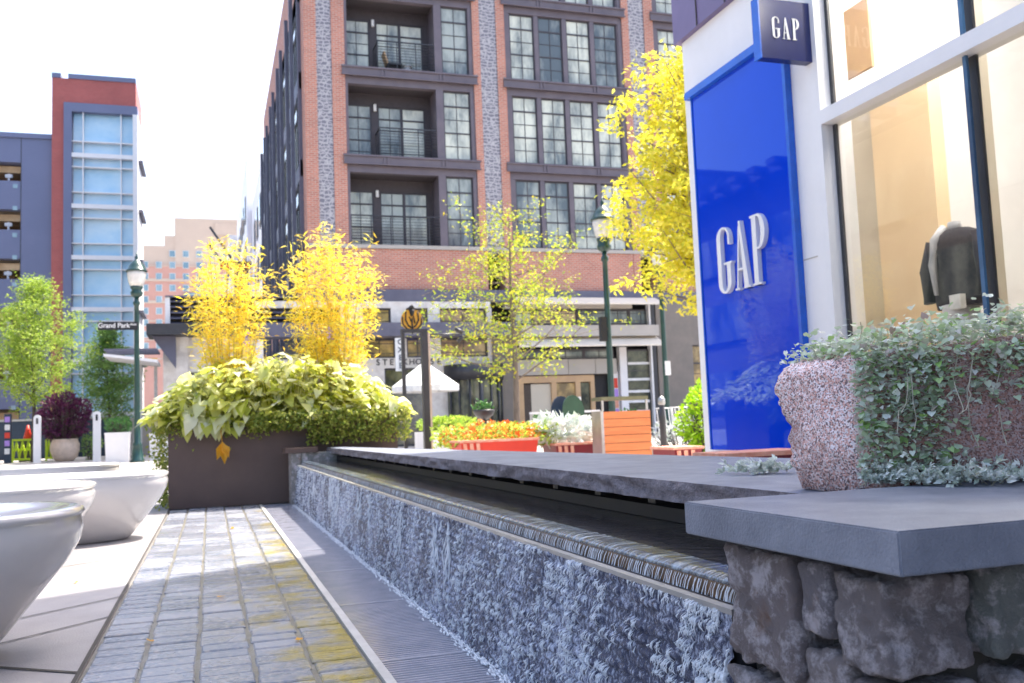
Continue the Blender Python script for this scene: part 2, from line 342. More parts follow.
    def build(s, name, mat, parent=None, loc=None):
        base = loc if loc is not None else root_loc(parent)
        me = bpy.data.meshes.new(name)
        bx, by, bz = base
        me.from_pydata([(x - bx, y - by, z - bz) for x, y, z in s.v], [], s.f)
        me.polygons.foreach_set('use_smooth', s.sm)
        me.materials.append(M[mat] if isinstance(mat, str) else mat); me.update()
        o = bpy.data.objects.new(name, me); C.objects.link(o)
        if parent is not None: o.parent = parent
        else: o.location = base
        return o
def root_loc(p):
    if p is None: return (0, 0, 0)
    while p.parent: p = p.parent
    return tuple(p.get('_b', (0, 0, 0))) if False else BASE.get(p.name, (0, 0, 0))
BASE = {}
def tag(o, label, cat, group=None):
    o['label'] = label; o['category'] = cat
    if group: o['group'] = group
    return o
def thing(name, label, cat, loc=(0, 0, 0), group=None):
    o = bpy.data.objects.new(name, None); C.objects.link(o); o.location = loc; o.empty_display_size = .2
    BASE[o.name] = tuple(loc); return tag(o, label, cat, group)
def single(name, mb, mat, label, cat, loc=(0, 0, 0), group=None):
    o = mb.build(name, mat, None, loc); BASE[o.name] = tuple(loc); return tag(o, label, cat, group)
def struct(name, mb, mat):
    o = mb.build(name, mat); o['kind'] = 'structure'; return o
def copy_tree(o, loc=None, label=None, group=None, parent=None, rz=None, sc=None):
    c = o.copy(); C.objects.link(c); c.parent = parent
    if loc is not None: c.location = loc; BASE[c.name] = tuple(loc)
    if label: c['label'] = label
    if group: c['group'] = group
    if rz is not None: c.rotation_euler.z = rz
    if sc is not None: c.scale = (sc,) * 3 if not isinstance(sc, tuple) else sc
    for ch in list(o.children): copy_tree(ch, parent=c)
    return c
def text(name, body, size, mat, parent, mtx, depth=.004, align='CENTER', sx=1):
    cu = bpy.data.curves.new(name, 'FONT'); cu.body = body; cu.size = size; cu.extrude = depth; cu.align_x = align; cu.align_y = 'CENTER'; cu.offset = size * .012
    t = bpy.data.objects.new(name, cu); C.objects.link(t)
    dg = bpy.context.evaluated_depsgraph_get(); me = bpy.data.meshes.new_from_object(t.evaluated_get(dg))
    bpy.data.objects.remove(t); me.transform(Matrix.Scale(sx, 4, (1, 0, 0))); me.transform(mtx)
    b = root_loc(parent); me.transform(Matrix.Translation((-b[0], -b[1], -b[2])))
    me.materials.clear(); me.materials.append(M[mat])
    o = bpy.data.objects.new(name, me); C.objects.link(o); o.parent = parent; return o
FRONT = Matrix.Rotation(math.pi / 2, 4, 'X')                    # text readable from -Y
def facing(p, rot=FRONT): return Matrix.Translation(p) @ rot
FACEX = Matrix.Rotation(-math.pi / 2, 4, 'Z') @ FRONT           # text readable from -X
# ------------------------------------------------------------------ GAP letters (tall condensed serif)
def outline_letter(ch, h):
    """returns list of polygons (u,v) in a 0..w, 0..h box"""
    w = h * .36; st = h * .105; th = h * .03; P = []
    def bx(a, b, c, d): P.append([(a, c), (b, c), (b, d), (a, d)])
    def ring(cx, cy, rx, ry, ix, iy, t0, t1, n=14):
        for i in range(n):
            a = t0 + (t1 - t0) * i / n; b = t0 + (t1 - t0) * (i + 1) / n
            P.append([(cx + ix * math.cos(a), cy + iy * math.sin(a)), (cx + rx * math.cos(a), cy + ry * math.sin(a)), (cx + rx * math.cos(b), cy + ry * math.sin(b)), (cx + ix * math.cos(b), cy + iy * math.sin(b))])
    pi = math.pi
    if ch == 'G':
        r = w / 2; rv = h * .17
        bx(0, st, rv, h - rv); ring(r, h - rv, r, rv, r - st, rv - th, pi / 2, pi); ring(r, h - rv, r, rv, r - st * .45, rv - th, 0, pi / 2)
        ring(r, rv, r, rv, r - st, rv - th, pi, 1.5 * pi); ring(r, rv, r, rv, r - st, rv - th, 1.5 * pi, 2 * pi)
        bx(w - st, w, rv, h * .43); bx(w - st * 1.8, w + st * .3, h * .43, h * .43 + th); bx(w - st * .45, w, h * .72, h - rv)
    if ch == 'A':
        P.append([(w * .10, 0), (w * .10 + th, 0), (w * .5 + th * .2, h * .93), (w * .5 - th, h * .93)])
        P.append([(w - st * 1.15, 0), (w, 0), (w * .56, h), (w * .44, h)])
        bx(w * .22, w * .78, h * .28, h * .28 + th); bx(-w * .02, w * .30, 0, th); bx(w * .62, w * 1.08, 0, th)
    if ch == 'P':
        bx(st * .4, st * 1.4, 0, h); bx(0, st * 2, 0, th); bx(0, w * .6, h - th, h)
        rv = h * .25; cx = w * .5; ring(cx, h - rv, w * .5, rv, w * .5 - st, rv - th, -pi / 2, pi / 2); bx(st, cx, h - 2 * rv, h - 2 * rv + th)
    return P, w
def gap_word(h, depth, origin, ux, nz, gapf=.5):
    """MBs for each letter; ux: reading direction; nz: outward normal"""
    res = []; u0 = 0; ux = Vector(ux); nz = Vector(nz); uz = Vector((0, 0, 1)); o = Vector(origin)
    for ch in 'GAP':
        P, w = outline_letter(ch, h); mb = MB()
        for k, pl in enumerate(P):
            e = depth + k * 2e-5; n = len(pl)
            A = [o + ux * (u0 + a) + uz * b for a, b in pl]; B = [p + nz * e for p in A]
            mb.add(A + B, [tuple(range(n)), tuple(range(n, 2 * n))] + [(i, (i + 1) % n, (i + 1) % n + n, i + n) for i in range(n)])
        res.append(mb); u0 += w + h * .36 * gapf * .45
    return res, u0
# ================================================================== THE SETTING
PV = .12                                   # raised far pavement
struct('ground', MB().box(-400, 400, -20, 700, -.5, -.012), 'ground')
mb = MB()                                  # far pavement, beyond a kerb
mb.box(-3.0, 60, 18.0, 32.4, -.01, PV); mb.box(-14, -3.004, 18.0, 44, -.01, PV)
struct('far_pavement', mb, 'ground')
struct('kerb', MB().box(-14, 60, 17.82, 17.996, -.01, PV + .004), 'kerb')
struct('side_street', MB().box(-8.4, 1.2, 46, 140, -.01, .005), 'asphalt')
struct('plaza_paving', MB().prism([(-14, -6), (-.405, -6), (-.405, 17.8), (-14, 17.8)], -.01, 0), 'concrete')
mb = MB()
def strip(p, q, w, z=.004):
    p = Vector(p[:2]); q = Vector(q[:2]); d = (q - p).normalized(); n = Vector((-d.y, d.x)) * w / 2
    a = [p + n, q + n, q - n, p - n]; mb.add([(v.x, v.y, z) for v in a], [(3, 2, 1, 0)])
for y0, y1 in ((3.38, 3.66), (4.37, 4.0), (4.89, 4.55), (6.6, 6.3), (8.2, 7.9), (9.8, 9.5), (11.6, 11.3)):
    d = (y1 - y0) / .36
    strip((-.41, y0), (-6, y0 + d * (5.6 if y0 > 3.5 else 5.6)), .011 if y0 > 3.5 else .018)
strip((-.412, 1), (-.412, 12), .014, .0042)
struct('paving_joints', mb, 'joint')
# brick paver walk
struct('path_bed', MB().box(-.40, .485, .6, 10.42, -.02, -.006), 'pavejoint')
mb = MB(); ncol = 5; cw = .885 / ncol
for c in range(ncol):
    y = .6 + U(0, .1)
    while y < 10.3:
        L = U(.105, .135); x0 = -.40 + c * cw; j = U(-.004, .004)
        mb.cbox(x0 + .007 + j, x0 + cw - .007 + j, y, y + L - .014, -.03, U(-.002, .004), .005); y += L
struct('brick_path', mb, 'paver')
for i, (px_, py_, lb) in enumerate(((218, 597, 'small amber leaf lying in the middle of the brick path'), (300, 640, 'curled amber leaf on the mossy pavers by the grate'), (150, 640, 'little dry leaf on the pavers near the left edge of the path'), (231, 528, 'dry leaf on the sunlit pavers before the brown planter'), (74, 583, 'small fallen leaf on the pale paving beside the path'))):
    c = atz(px_, py_, .006); mb = MB(); mb.heart(c, Vector((U(-1, 1), U(-1, 1), .05)), .035, .028, -.1); single('fallen_leaf', mb, 'l_dead', lb, 'leaf', tuple(c), 'fallen leaves on the ground')
# ---- drain grate
g = thing('drain_grate', 'long wet slotted drain grate between brick path and waterfall', 'drain grate', (.67, 5.5, 0))
mb = MB(); mb.box(.487, .517, .8, 10.3, -.02, .006); mb.build('border_strip', 'kerb', g)
mb = MB(); y = .85
while y < 10.2:
    mb.box(.519, .826, y, y + .017, -.02, .001); y += .027
    if int(y / 1.02) != int((y - .027) / 1.02): mb.box(.519, .826, y, y + .03, -.02, .002); y += .04
mb.build('grate_bars', 'grate', g)
MB().box(.519, .83, .8, 10.3, -.06, -.021).build('drain_channel', 'joint', g)
# ---- fountain
ft = thing('water_wall_fountain', 'long low fountain with water running down its rough stone face', 'fountain', (1.1, 5.5, 0))
mb = MB(); ys = []; y = 1.452
while y < 9.95: ys.append(y); y += .0052 * max(1, y / 1.9)
zs = [i * .41 / 80 for i in range(81)]
cellr = {}
RH = .0258
def fallx(y, z):
    row = int(z / RH); yy = y + (row % 2) * .024 + row * .007; ci = int(yy / .047)
    k = (row, ci)
    if k not in cellr: cellr[k] = (U(0, 1), U(-.01, .01))
    r, s = cellr[k]; fz = (z / RH) % 1; fy = (yy / .047) % 1
    e = min(1, min(fy, 1 - fy) * 6)
    prot = (.003 + .012 * r) * e * (.15 + .85 * max(0.0, math.sin(min(1, fz * 1.1) * math.pi)) ** .7)
    nz = noise.noise(Vector((y * 60, z * 60, 0))) * .0028 + noise.noise(Vector((y * 9, z * 9, 7))) * .003
    return .832 + z * .085 - prot - nz
vs = [(fallx(y, z), y, z) for y in ys for z in zs]; nz_ = len(zs)
fs = [(i * nz_ + j, i * nz_ + j + 1, (i + 1) * nz_ + j + 1, (i + 1) * nz_ + j) for i in range(len(ys) - 1) for j in range(nz_ - 1)]
mb.add(vs, fs, True); mb.build('stone_face', 'fall', ft)
mb = MB()                                                             # runs of falling water
def wet(y, z): return noise.noise(Vector((y * 16, z * 13, 2))) + .6 * noise.noise(Vector((y * 38, z * 34, 8))) + .45 * noise.noise(Vector((y * 3, 0, 5)))
for i in range(42000):
    t = rnd(); y = 1.46 + (9.9 - 1.46) * t ** 2.0
    z = min(.41, (int(rnd() * 16) + .35 + .55 * rnd()) * RH)
    if wet(y, z) < .0 + .38 * rnd(): continue
    L = U(.004, .018) * (1.9 if rnd() < .08 else 1); r = U(.0005, .0017) * (1 + y * .13)
    z1 = max(.0, z - L); x0 = fallx(y, z) - .001; x1 = fallx(y, z1) - .004; dy = random.gauss(0, .0028)
    mb.tube([(x0, y, z), ((x0 + x1) / 2 - .005, y + dy * .5, (z + z1) / 2), (x1 - .002, y + dy, z1)], [r * .4, r, r * .3], 4, False)
for k in range(9):                                                   # a few long sheets of water
    y = U(3.2, 8.5)
    for q in range(14):
        yy = y + random.gauss(0, .03); z = U(.25, .405); L = U(.05, .16); n_ = 5
        mb.tube([(fallx(yy, z - L * j / n_) - .006, yy + j * .001, z - L * j / n_) for j in range(n_ + 1)], [.001, .003, .004, .003, .002, .001], 5, False)
for i in range(2600):                                                 # splash at the foot
    t = rnd(); y = 1.46 + 8.4 * t ** 1.8; r = U(.002, .007); x = .822 - abs(random.gauss(0, .014)); z = abs(random.gauss(0, .006)) + .003
    mb.tube([(x, y - r, z), (x - .002, y, z + r * .6), (x, y + r, z)], [r * .3, r * .7, r * .3], 5, False)
mb.build('falling_water', 'foam', ft)['kind'] = 'stuff'
MB().box(.872, .95, 1.452, 9.95, 0, .408).build('wall_core', 'dark', ft)
MB().box(.858, .878, 1.452, 9.95, .404, .414).build('ledge_strip', 'silver', ft)
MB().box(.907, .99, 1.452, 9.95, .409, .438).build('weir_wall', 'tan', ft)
mb = MB()                                                             # rounded weir lip with the water film
prof = [(.935 - .028 * math.cos(a) , .440 + .012 * math.sin(a)) for a in [math.radians(d) for d in range(-40, 91, 13)]] + [(.98, .4525)]
yy = [1.452]
while yy[-1] < 9.95: yy.append(yy[-1] + .006 * max(1, yy[-1] / 2))
vs = []
for y in yy:
    w = noise.noise(Vector((0, y * 45, 0))) * .0022
    for i, (x, z) in enumerate(prof): vs.append((x - (w if i < 8 else 0), y, z + w * .6))
n = len(prof); mb.add(vs, [(i * n + j, (i + 1) * n + j, (i + 1) * n + j + 1, i * n + j + 1) for i in range(len(yy) - 1) for j in range(n - 1)], True)
mb.build('weir_lip', 'film', ft)
mb = MB(); y = 1.46                                                   # threads of water under the lip
while y < 9.9:
    r = U(.0005, .0014); mb.tube([(.908, y, .436), (.902, y + U(-.003, .003), .425), (.898, y + U(-.004, .004), .410)], [r, r * .8, r * 1.2], 5, False); y += U(.003, .016) * max(1, y / 3)
mb.build('water_threads', 'foam', ft)['kind'] = 'stuff'
MB().box(.985, 1.95, 1.50, 9.95, .40, .450).build('pool_water', 'poolwater', ft)
MB().box(1.40, 1.50, 1.56, 10.0, .451, .519).build('back_wall', 'tanlit', ft)
MB().box(1.27, 1.399, 1.56, 10.0, .451, .490).build('inner_ledge', 'darker', ft)
y = 1.75
while y < 9.9: MB().box(1.29, 1.34, y, y + .05, .491, .519).build('bearing_block', 'dark', ft); y += .42
# rear capstone slab: smooth top, rock-faced front edge
ZT = .577
mb = MB(); yy = [1.506]
while yy[-1] < 10.25: yy.append(yy[-1] + .012 * max(1, yy[-1] / 2.5))
rows = 6; vs = []; fs = []
def back_x(y): return 2.30 - (y - 1.5) / 8.7 * .95
for y in yy:
    for j in range(rows + 1):
        z = ZT - .058 * j / rows
        k = noise.noise(Vector((1, y * 7, z * 30))) * .016 + noise.noise(Vector((4, y * 28, z * 60))) * .008
        vs.append((1.205 + (k if j else k * .35) + .010 * (j / rows), y, z))
n = rows + 1
for i in range(len(yy) - 1):
    for j in range(rows): fs.append((i * n + j, (i + 1) * n + j, (i + 1) * n + j + 1, i * n + j + 1))
mb.add(vs, fs, True); e = mb.build('rock_faced_edge', 'bluestone_edge', ft)
mb = MB(); vs = []
for i, y in enumerate(yy):
    k = noise.noise(Vector((1, y * 7, ZT * 30))) * .016 + noise.noise(Vector((4, y * 28, ZT * 60))) * .008
    vs += [(1.205 + k * .35, y, ZT), (back_x(y), y, ZT), (back_x(y), y, ZT - .055), (1.215, y, ZT - .055)]
fs = []
for i in range(len(yy) - 1):
    for j in (0, 1, 2): fs.append((i * 4 + j, i * 4 + j + 1, (i + 1) * 4 + j + 1, (i + 1) * 4 + j))
fs += [(0, 3, 2, 1), tuple(len(vs) - 4 + k for k in range(4))]
mb.add(vs, fs); mb.build('capstone', 'bluestone', ft)
mb = MB(); mb.box(.80, .90, 9.96, 10.30, 0, .535); mb.box(.905, 1.9, 9.96, 10.30, 0, .535); mb.build('end_pier', 'stone', ft)
MB().box(.74, 1.07, 9.93, 10.33, .538, .59).build('end_cap', 'planterbrown', ft)
# ---- foreground stone wall with thick cap
sw = thing('stone_wall', 'rough fieldstone wall under a thick bluestone cap in the near corner', 'stone wall', (.9, 1.2, 0))
stones = MB()
def rock(mb, c, s, seed, amp=.16, cuts=20, p=14.0):
    bm = bmesh.new(); bmesh.ops.create_cube(bm, size=2); bmesh.ops.subdivide_edges(bm, edges=bm.edges[:], cuts=cuts, use_grid_fill=True)
    for v in bm.verts:
        q = v.co; m = (abs(q.x) ** p + abs(q.y) ** p + abs(q.z) ** p) ** (1 / p); q = q / m
        w = Vector((q.x * s[0], q.y * s[1], q.z * s[2]))
        k = noise.noise(w * 10 + Vector((seed * 3.1, seed, 0))) * amp * .75 - abs(noise.noise(w * 22 + Vector((seed, 9, 4)))) * amp * .7 + noise.noise(w * 60 + Vector((seed, 1, 4))) * amp * .28 + noise.noise(w * 130 + Vector((seed, 1, 4))) * amp * .16 + (noise.voronoi(w * 16 + Vector((seed, 2, 3)))[0][0] - .4) * amp * .5
        nn = Vector((q.x / s[0], q.y / s[1], q.z / s[2])).normalized()
        v.co = Vector(c) + w + nn * k * min(s) * 2
    mb.add([v.co[:] for v in bm.verts], [tuple(v.index for v in f.verts) for f in bm.faces], True); bm.free()
def yx(px): return atx(px, 600, .88).y
def st(y0, y1, z0, z1, sd): rock(stones, (.908, (y0 + y1) / 2, (z0 + z1) / 2), (.075, abs(y1 - y0) / 2 - .004, (z1 - z0) / 2 - .004), sd)
ya, yb, yc_, yd = yx(745), yx(822), yx(856), yx(915)
st(yb, ya, .335, .538, 1); st(yb, ya, .18, .333, 2); st(yb + .02, ya, 0, .175, 3)
st(yc_, yb, .42, .536, 4); st(yd, yc_, .395, .532, 5); st(yc_ - .03, yb, .27, .412, 6); st(yd, yc_ - .032, .25, .388, 7)
st(yc_ + .02, yb, .12, .262, 8); st(yd, yc_ + .015, .1, .243, 9); st(yd, yb + .01, 0, .10, 10)
sx = .965; row = [(.40, .54), (.26, .395), (.12, .255), (0, .115)]
for ri, (z0, z1) in enumerate(row):
    x = .985 + ri * .03
    while x < 3:
        w = U(.10, .24); rock(stones, (x + w / 2, yd + .06, (z0 + z1) / 2), (w / 2 - .004, .08, (z1 - z0) / 2 - .004), 20 + ri * 9 + x); x += w
stones.build('fieldstones', 'stone', sw)
mb = MB(); mb.box(.90, 3.0, yd + .05, 1.449, 0, .541); mb.build('wall_core', 'joint', sw)
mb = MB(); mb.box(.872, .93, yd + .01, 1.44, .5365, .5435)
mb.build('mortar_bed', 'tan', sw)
bm = bmesh.new(); bmesh.ops.create_cube(bm, size=1)
for v in bm.verts:
    v.co = Vector((.803 + (v.co.x + .5) * 2.4, .955 + (v.co.y + .5) * .545, .544 + (v.co.z + .5) * .056))
bmesh.ops.bevel(bm, geom=bm.edges[:], offset=.0025, segments=2, affect='EDGES')
mb = MB(); mb.add([v.co[:] for v in bm.verts], [tuple(v.index for v in f.verts) for f in bm.faces]); bm.free()
mb.build('capstone', 'bluestone', sw)
# ---- granite block
gb = MB(); bm = bmesh.new(); bmesh.ops.create_cube(bm, size=2); bmesh.ops.subdivide_edges(bm, edges=bm.edges[:], cuts=44, use_grid_fill=True)
# plan corners of the block
A0 = Vector((1.235, 1.86)); A1 = Vector((1.26, 1.60)); A2 = Vector((1.90, 1.18)); A3 = Vector((1.95, 1.62))
for v in bm.verts:
    q = v.co.copy(); p = 9.0
    m = (abs(q.x) ** p + abs(q.y) ** p + abs(q.z) ** p) ** (1 / p); q = q / m
    u, w, h = (q.x + 1) / 2, (q.y + 1) / 2, (q.z + 1) / 2
    xy = (A1.lerp(A2, u)).lerp(A0.lerp(A3, u), w); z = .602 + h * (.262 + .02 * math.sin(u * 3))
    k = noise.noise(Vector((xy.x * 8, xy.y * 8, z * 8))) * .024 + noise.noise(Vector((xy.x * 26, xy.y * 26, z * 26))) * .011 + noise.noise(Vector((xy.x * 70, xy.y * 70, z * 70))) * .010
    c = Vector((1.57, 1.57, .73)); d = Vector((xy.x, xy.y, z)) - c; v.co = c + d * (1 + k * 2.2)
    zb0 = .602 if v.co.y < 1.503 else ZT + .002
    if v.co.z < zb0 or z < .615: v.co.z = zb0
gb.add([v.co[:] for v in bm.verts], [tuple(v.index for v in f.verts) for f in bm.faces], True); bm.free()
single('granite_block', gb, 'graniteA', 'rough pink granite block on the stone cap, half covered by vines', 'granite block', (1.24, 1.6, .6))
def vine(n, fn, size, mb=None, mbs=None, up=.5):
    mb = mb or MB()
    for i in range(n):
        p = fn(); d = Vector((U(-1, 1), U(-1, 1), U(-.6, .8)))
        s = size * U(.5, 1.4); mb.heart(p, d, s, s * U(.8, 1.1), .15)
    return mb
vn = thing('trailing_vine', 'trailing green and silvery vine spilling over the pink granite block', 'vine', (1.6, 1.5, .86))
def topedge(u): return A1.lerp(A2, u)
def vfn():
    r = rnd()
    if r < .50:                                                     # crown along the top
        u = U(.0, 1.0); b = topedge(u); w = U(-.03, .30)
        c = b + Vector((.10 * w, w)); return Vector((c.x, c.y, .862 + abs(random.gauss(0, .022)) + .05 * max(0, math.sin(u * 4)) * rnd() + .035 * u * rnd()))
    u = rnd(); hang = abs(random.gauss(0, .075)) * (1.5 if u < .3 else .75) ; b = topedge(u); n_ = Vector((-.54, -.84))
    if r < .66: u = U(.0, .22); hang = rnd() * .26; b = topedge(u)
    c = b + n_ * U(.0, .035); return Vector((c.x, c.y, .872 - min(hang, .262)))
mb = vine(7200, vfn, .0125); mb.build('leaves', 'l_rock', vn)['kind'] = 'stuff'
mb = MB()
for i in range(22):
    u = rnd(); b = topedge(u); x, y = b.x, b.y; z = .88; pts = []
    for k in range(7):
        pts.append((x, y, max(z, .61))); z -= U(.008, .05); x += U(-.02, .018) - .008; y += U(-.02, .008)
    mb.tube(pts, .0012, 4, False)
for i in range(26):
    u = rnd(); b = topedge(u); p = Vector((b.x, b.y + U(0, .2), .86)); pts = [p]
    for k in range(4): p = p + Vector((U(-.02, .02), U(-.02, .02), U(.005, .022))); pts.append(p)
    mb.tube(pts, .001, 4, False)
mb.build('stems', 'twig', vn)['kind'] = 'stuff'
def sil_plant(name, label, fn, n, loc, size=.02):
    t = thing(name, label, 'plant', loc); mb = MB(); ms = MB()
    for i in range(n):
        p, d = fn(); L = U(.6, 1.4) * size
        for k in range(5):
            dd = Vector((d.x + U(-.5, .5), d.y + U(-.5, .5), d.z + U(-.2, .5))); mb.leaf(p + dd * .004, dd, L * U(.6, 1), L * .34, .1, .1)
        if rnd() < .3: ms.tube([p, p - d * .03 - Vector((0, 0, .004))], .0012, 4, False)
    mb.build('leaves', 'l_sil', t)['kind'] = 'stuff'; ms.build('stems', 'twig', t)['kind'] = 'stuff'
def fA():
    u = U(.0, .9) ; b = topedge(u) + Vector((-.5, -.86)) * (U(0, 1) ** 1.2 * (.03 + .19 * math.sin(min(1, u * 1.6) * 1.57)))
    return Vector((b.x, b.y, .606 + abs(random.gauss(0, .014)))), Vector((-.5 + U(-.6, .6), -.8 + U(-.6, .6), U(-.1, .5)))
sil_plant('silver_plant', 'silvery white leaved plant creeping on the cap at the foot of the granite block', fA, 900, (1.45, 1.4, .6), .022)
def fB():
    c = atz(760, 474, ZT); return Vector((c.x + random.gauss(0, .045), c.y + random.gauss(0, .035), ZT + .006 + abs(random.gauss(0, .012)))), Vector((-.6 + U(-.5, .5), U(-.6, .6), U(0, .4)))
sil_plant('silver_plant', 'small silvery sprig on the bluestone slab left of the granite block', fB, 90, tuple(atz(760, 474, ZT)), .026)
# ================================================================== BENCHES
def bench(cx, cy, rx, ry, h, label, nm=72):
    t = thing('bowl_bench', label, 'bench', (cx, cy, 0), 'white bowl benches on the plaza')
    prof = [(.70, 0.0), (.73, .02), (.775, .10), (.83, .22), (.895, .36), (.955, .49), (.99, .60), (1.0, .68), (.992, .74)]
    prof = [(r * .98, z) for r, z in prof]
    body = [(a, b * h / .80) for a, b in prof]
    lip = [(.972, h * .925), (.985, h * .955), (.978, h * .985), (.955, h), (.92, h * .998), (.88, h * .975), (.78, h * .93), (.5, h * .90), (.2, h * .89), (.01, h * .89)]
    def sweep(pr):
        mb = MB(); vs = []
        for r, z in pr:
            for k in range(nm):
                a = 2 * math.pi * k / nm; ca, sa = math.cos(a), math.sin(a); e = 2 / 2.6
                x = math.copysign(abs(ca) ** e, ca); y = math.copysign(abs(sa) ** e, sa)
                ins = (1 - r) * min(rx, ry) * 1.9 if r > .6 else None
                if ins is not None: X = x * (rx - ins); Yv = y * (ry - ins * .7)
                else: X = x * rx * r; Yv = y * ry * r
                vs.append((cx + X, cy + Yv, z))
        fs = [(i * nm + k, i * nm + (k + 1) % nm, (i + 1) * nm + (k + 1) % nm, (i + 1) * nm + k) for i in range(len(pr) - 1) for k in range(nm)]
        fs.append(tuple((len(pr) - 1) * nm + k for k in range(nm)) if pr[-1][0] < .1 else tuple(reversed(range(nm))))
        return mb.add(vs, fs, True)
    sweep(body).build('bowl_shell', 'sparkwhite', t); sweep([body[-1]] + lip).build('seat_top', 'sparkwhite', t)
    return t
bench(-1.65, 3.80, 1.22, .60, .515, 'nearest white bowl bench, in shade at the left edge')
bench(-1.86, 6.32, 1.20, .56, .50, 'sunlit white bowl bench second from the camera, between two others')
bench(-1.53, 7.75, 1.24, .55, .50, 'sunlit white bowl bench whose rounded end reaches furthest towards the brown planter')
bench(-2.20, 11.3, 1.26, .55, .50, 'furthest white bowl bench, behind the one nearest the brown planter')
# ================================================================== BIG BROWN PLANTER + PLANTS
p0, p1 = -.42, 2.02
pl = thing('planter_box', 'large dark brown metal planter box at the end of the brick path', 'planter', (.8, 10.9, 0))
mb = MB(); mb.box(p0, p1, 10.45, 10.49, 0, .98); mb.box(p0, p1, 11.46, 11.5, 0, .98); mb.box(p0, p0 + .04, 10.492, 11.458, 0, .98); mb.box(p1 - .04, p1, 10.492, 11.458, 0, .98)
mb.build('steel_box', 'planterbrown', pl); MB().box(p0 + .042, p1 - .042, 10.492, 11.458, 0, .93).build('soil', 'joint', pl)
def big_leaf_plant():
    t = thing('lime_leaf_plant', 'mass of big lime and white leaves overflowing the brown planter', 'plant', (.8, 10.9, .95))
    mb = MB(); ms = MB()
    for i in range(2900):
        u = U(-1, 1); a = U(-1, 1)
        ex = 1.36; X = .76 + u * ex; prof = (1 - abs(u) ** 3.2)
        Yv = 10.93 + a * .68; z = .98 + .66 * prof * (1 - .55 * a * a) * U(.35, 1.0)
        if a < -.2: z = .93 + (.66 * prof) * U(-.12, .95) 
        d = Vector((u * .9 + U(-1, 1), a * .7 - .35 + U(-.9, .9), U(-.6, .6)))
        L = U(.06, .16) * (1.35 if rnd() < .15 else 1); mb.heart(Vector((X, Yv, z)), d, L, L * U(.65, .85), U(.1, .5))
        if rnd() < .35: ms.tube([(X, Yv, z), (X * .7 + .24, Yv * .5 + 5.48, .95)], .004, 4, False)
    for q in range(34):                                              # leaves hanging in front on the left
        X = U(-.35, .35); z = U(.80, 1.15); L = U(.11, .22); mb.heart(Vector((X, 10.38 - U(0, .08), z)), Vector((U(-.4, .4), -.5, U(-1, -.3))), L, L * .75, .2)
    mb.build('leaves', 'l_lime', t)['kind'] = 'stuff'; ms.build('stems', 'l_ivy', t)['kind'] = 'stuff'
    am = MB(); c = aty(222, 441, 10.2)
    for q, (dx, L_) in enumerate(((.15, .24), (-.25, .19), (.5, .17))): am.leaf(c + Vector((0, -.01 * q, -.01 * q)), Vector((dx, -.1, -1)), L_, L_ * .5, .3, .25, Vector((.2, -1, .1)))
    am.tube([c, c + Vector((-.01, .06, .10)), c + Vector((.0, .2, .14))], .004, 5); am.build('amber_leaf', 'l_dead', t)
    for px, py in ((247, 345), (275, 370), (320, 390), (325, 410), (330, 340), (300, 372), (345, 375)):
        c = aty(px, py, 10.7); mf = MB()
        for k in range(16): mf.leaf(c + Vector((random.gauss(0, .012), random.gauss(0, .012), k * .009)), Vector((U(-1, 1), U(-1, 1), .4)), .03, .018)
        mf.build('flower_spike', 'lavender', t)
big_leaf_plant()
iv = thing('hanging_ivy', 'small leaved ivy hanging over the front and sides of the brown planter', 'ivy', (1.2, 10.5, .95)); mb = MB()
for i in range(6500):
    r = rnd()
    if r < .62: X = U(.40, 2.12); bot = .62 if X > 1.0 else .78; z = bot + (.98 - bot) * rnd() ** .8; Yv = 10.42 - abs(random.gauss(0, .10)) - .1 * math.sin((z - bot) * 4)
    elif r < .82: X = -.42 - abs(random.gauss(0, .07)); z = U(.0, 1.1); X -= .10 * z * rnd(); Yv = U(10.38, 11.4)
    else: X = U(-.5, .6); z = .97 - abs(random.gauss(0, .10)); Yv = 10.42 - U(0, .06)
    L = U(.022, .05); mb.leaf(Vector((X, Yv, z)), Vector((U(-1, 1), U(-1, .3), U(-1, .6))), L, L * .7, .2, .2)
mb.build('leaves', 'l_ivy', iv)['kind'] = 'stuff'
def bamboo(label, xs, y, z0, ztops, spread, ncane):
    t = thing('bamboo_clump', label, 'bamboo', (sum(xs) / 2, y, z0), 'golden bamboo clumps in the brown planter'); mc = MB(); ml = MB()
    for i in range(ncane):
        f = (i + .5) / ncane; bx = xs[0] + (xs[1] - xs[0]) * (.25 + .5 * f) + U(-.04, .04); by = y + U(-.18, .18)
        zt = ztops[0] + (ztops[1] - ztops[0]) * math.sin(math.pi * min(1, max(0, f + U(-.15, .15)))) ** .6 * U(.62, 1.0)
        lean = (f - .5) * spread + U(-.12, .12); ly = U(-.25, .25); pts = []
        for k in range(7):
            s = k / 6; pts.append(Vector((bx + lean * s ** 1.6, by + ly * s ** 1.6, z0 + (zt - z0) * s)))
        mc.tube(pts, [.008 - .0009 * k for k in range(7)], 5, False)
        for q in range(185):
            s = U(.22, 1.0); k = min(5, int(s * 6)); p = pts[k].lerp(pts[k + 1], s * 6 - k)
            off = Vector((random.gauss(0, .09), random.gauss(0, .09), random.gauss(0, .04))); p = p + off * (1.15 - s * .55)
            L = U(.05, .12); ml.leaf(p, Vector((U(-1, 1), U(-1, 1), U(-.5, .9))), L, L * .16, .1, .25)
    mc.build('canes', 'cane', t)['kind'] = 'stuff'; ml.build('leaves', 'l_bam', t)['kind'] = 'stuff'
bamboo('golden bamboo clump rising from the left half of the brown planter', (-.12, .55), 10.95, .95, (2.0, 3.1), .50, 24)
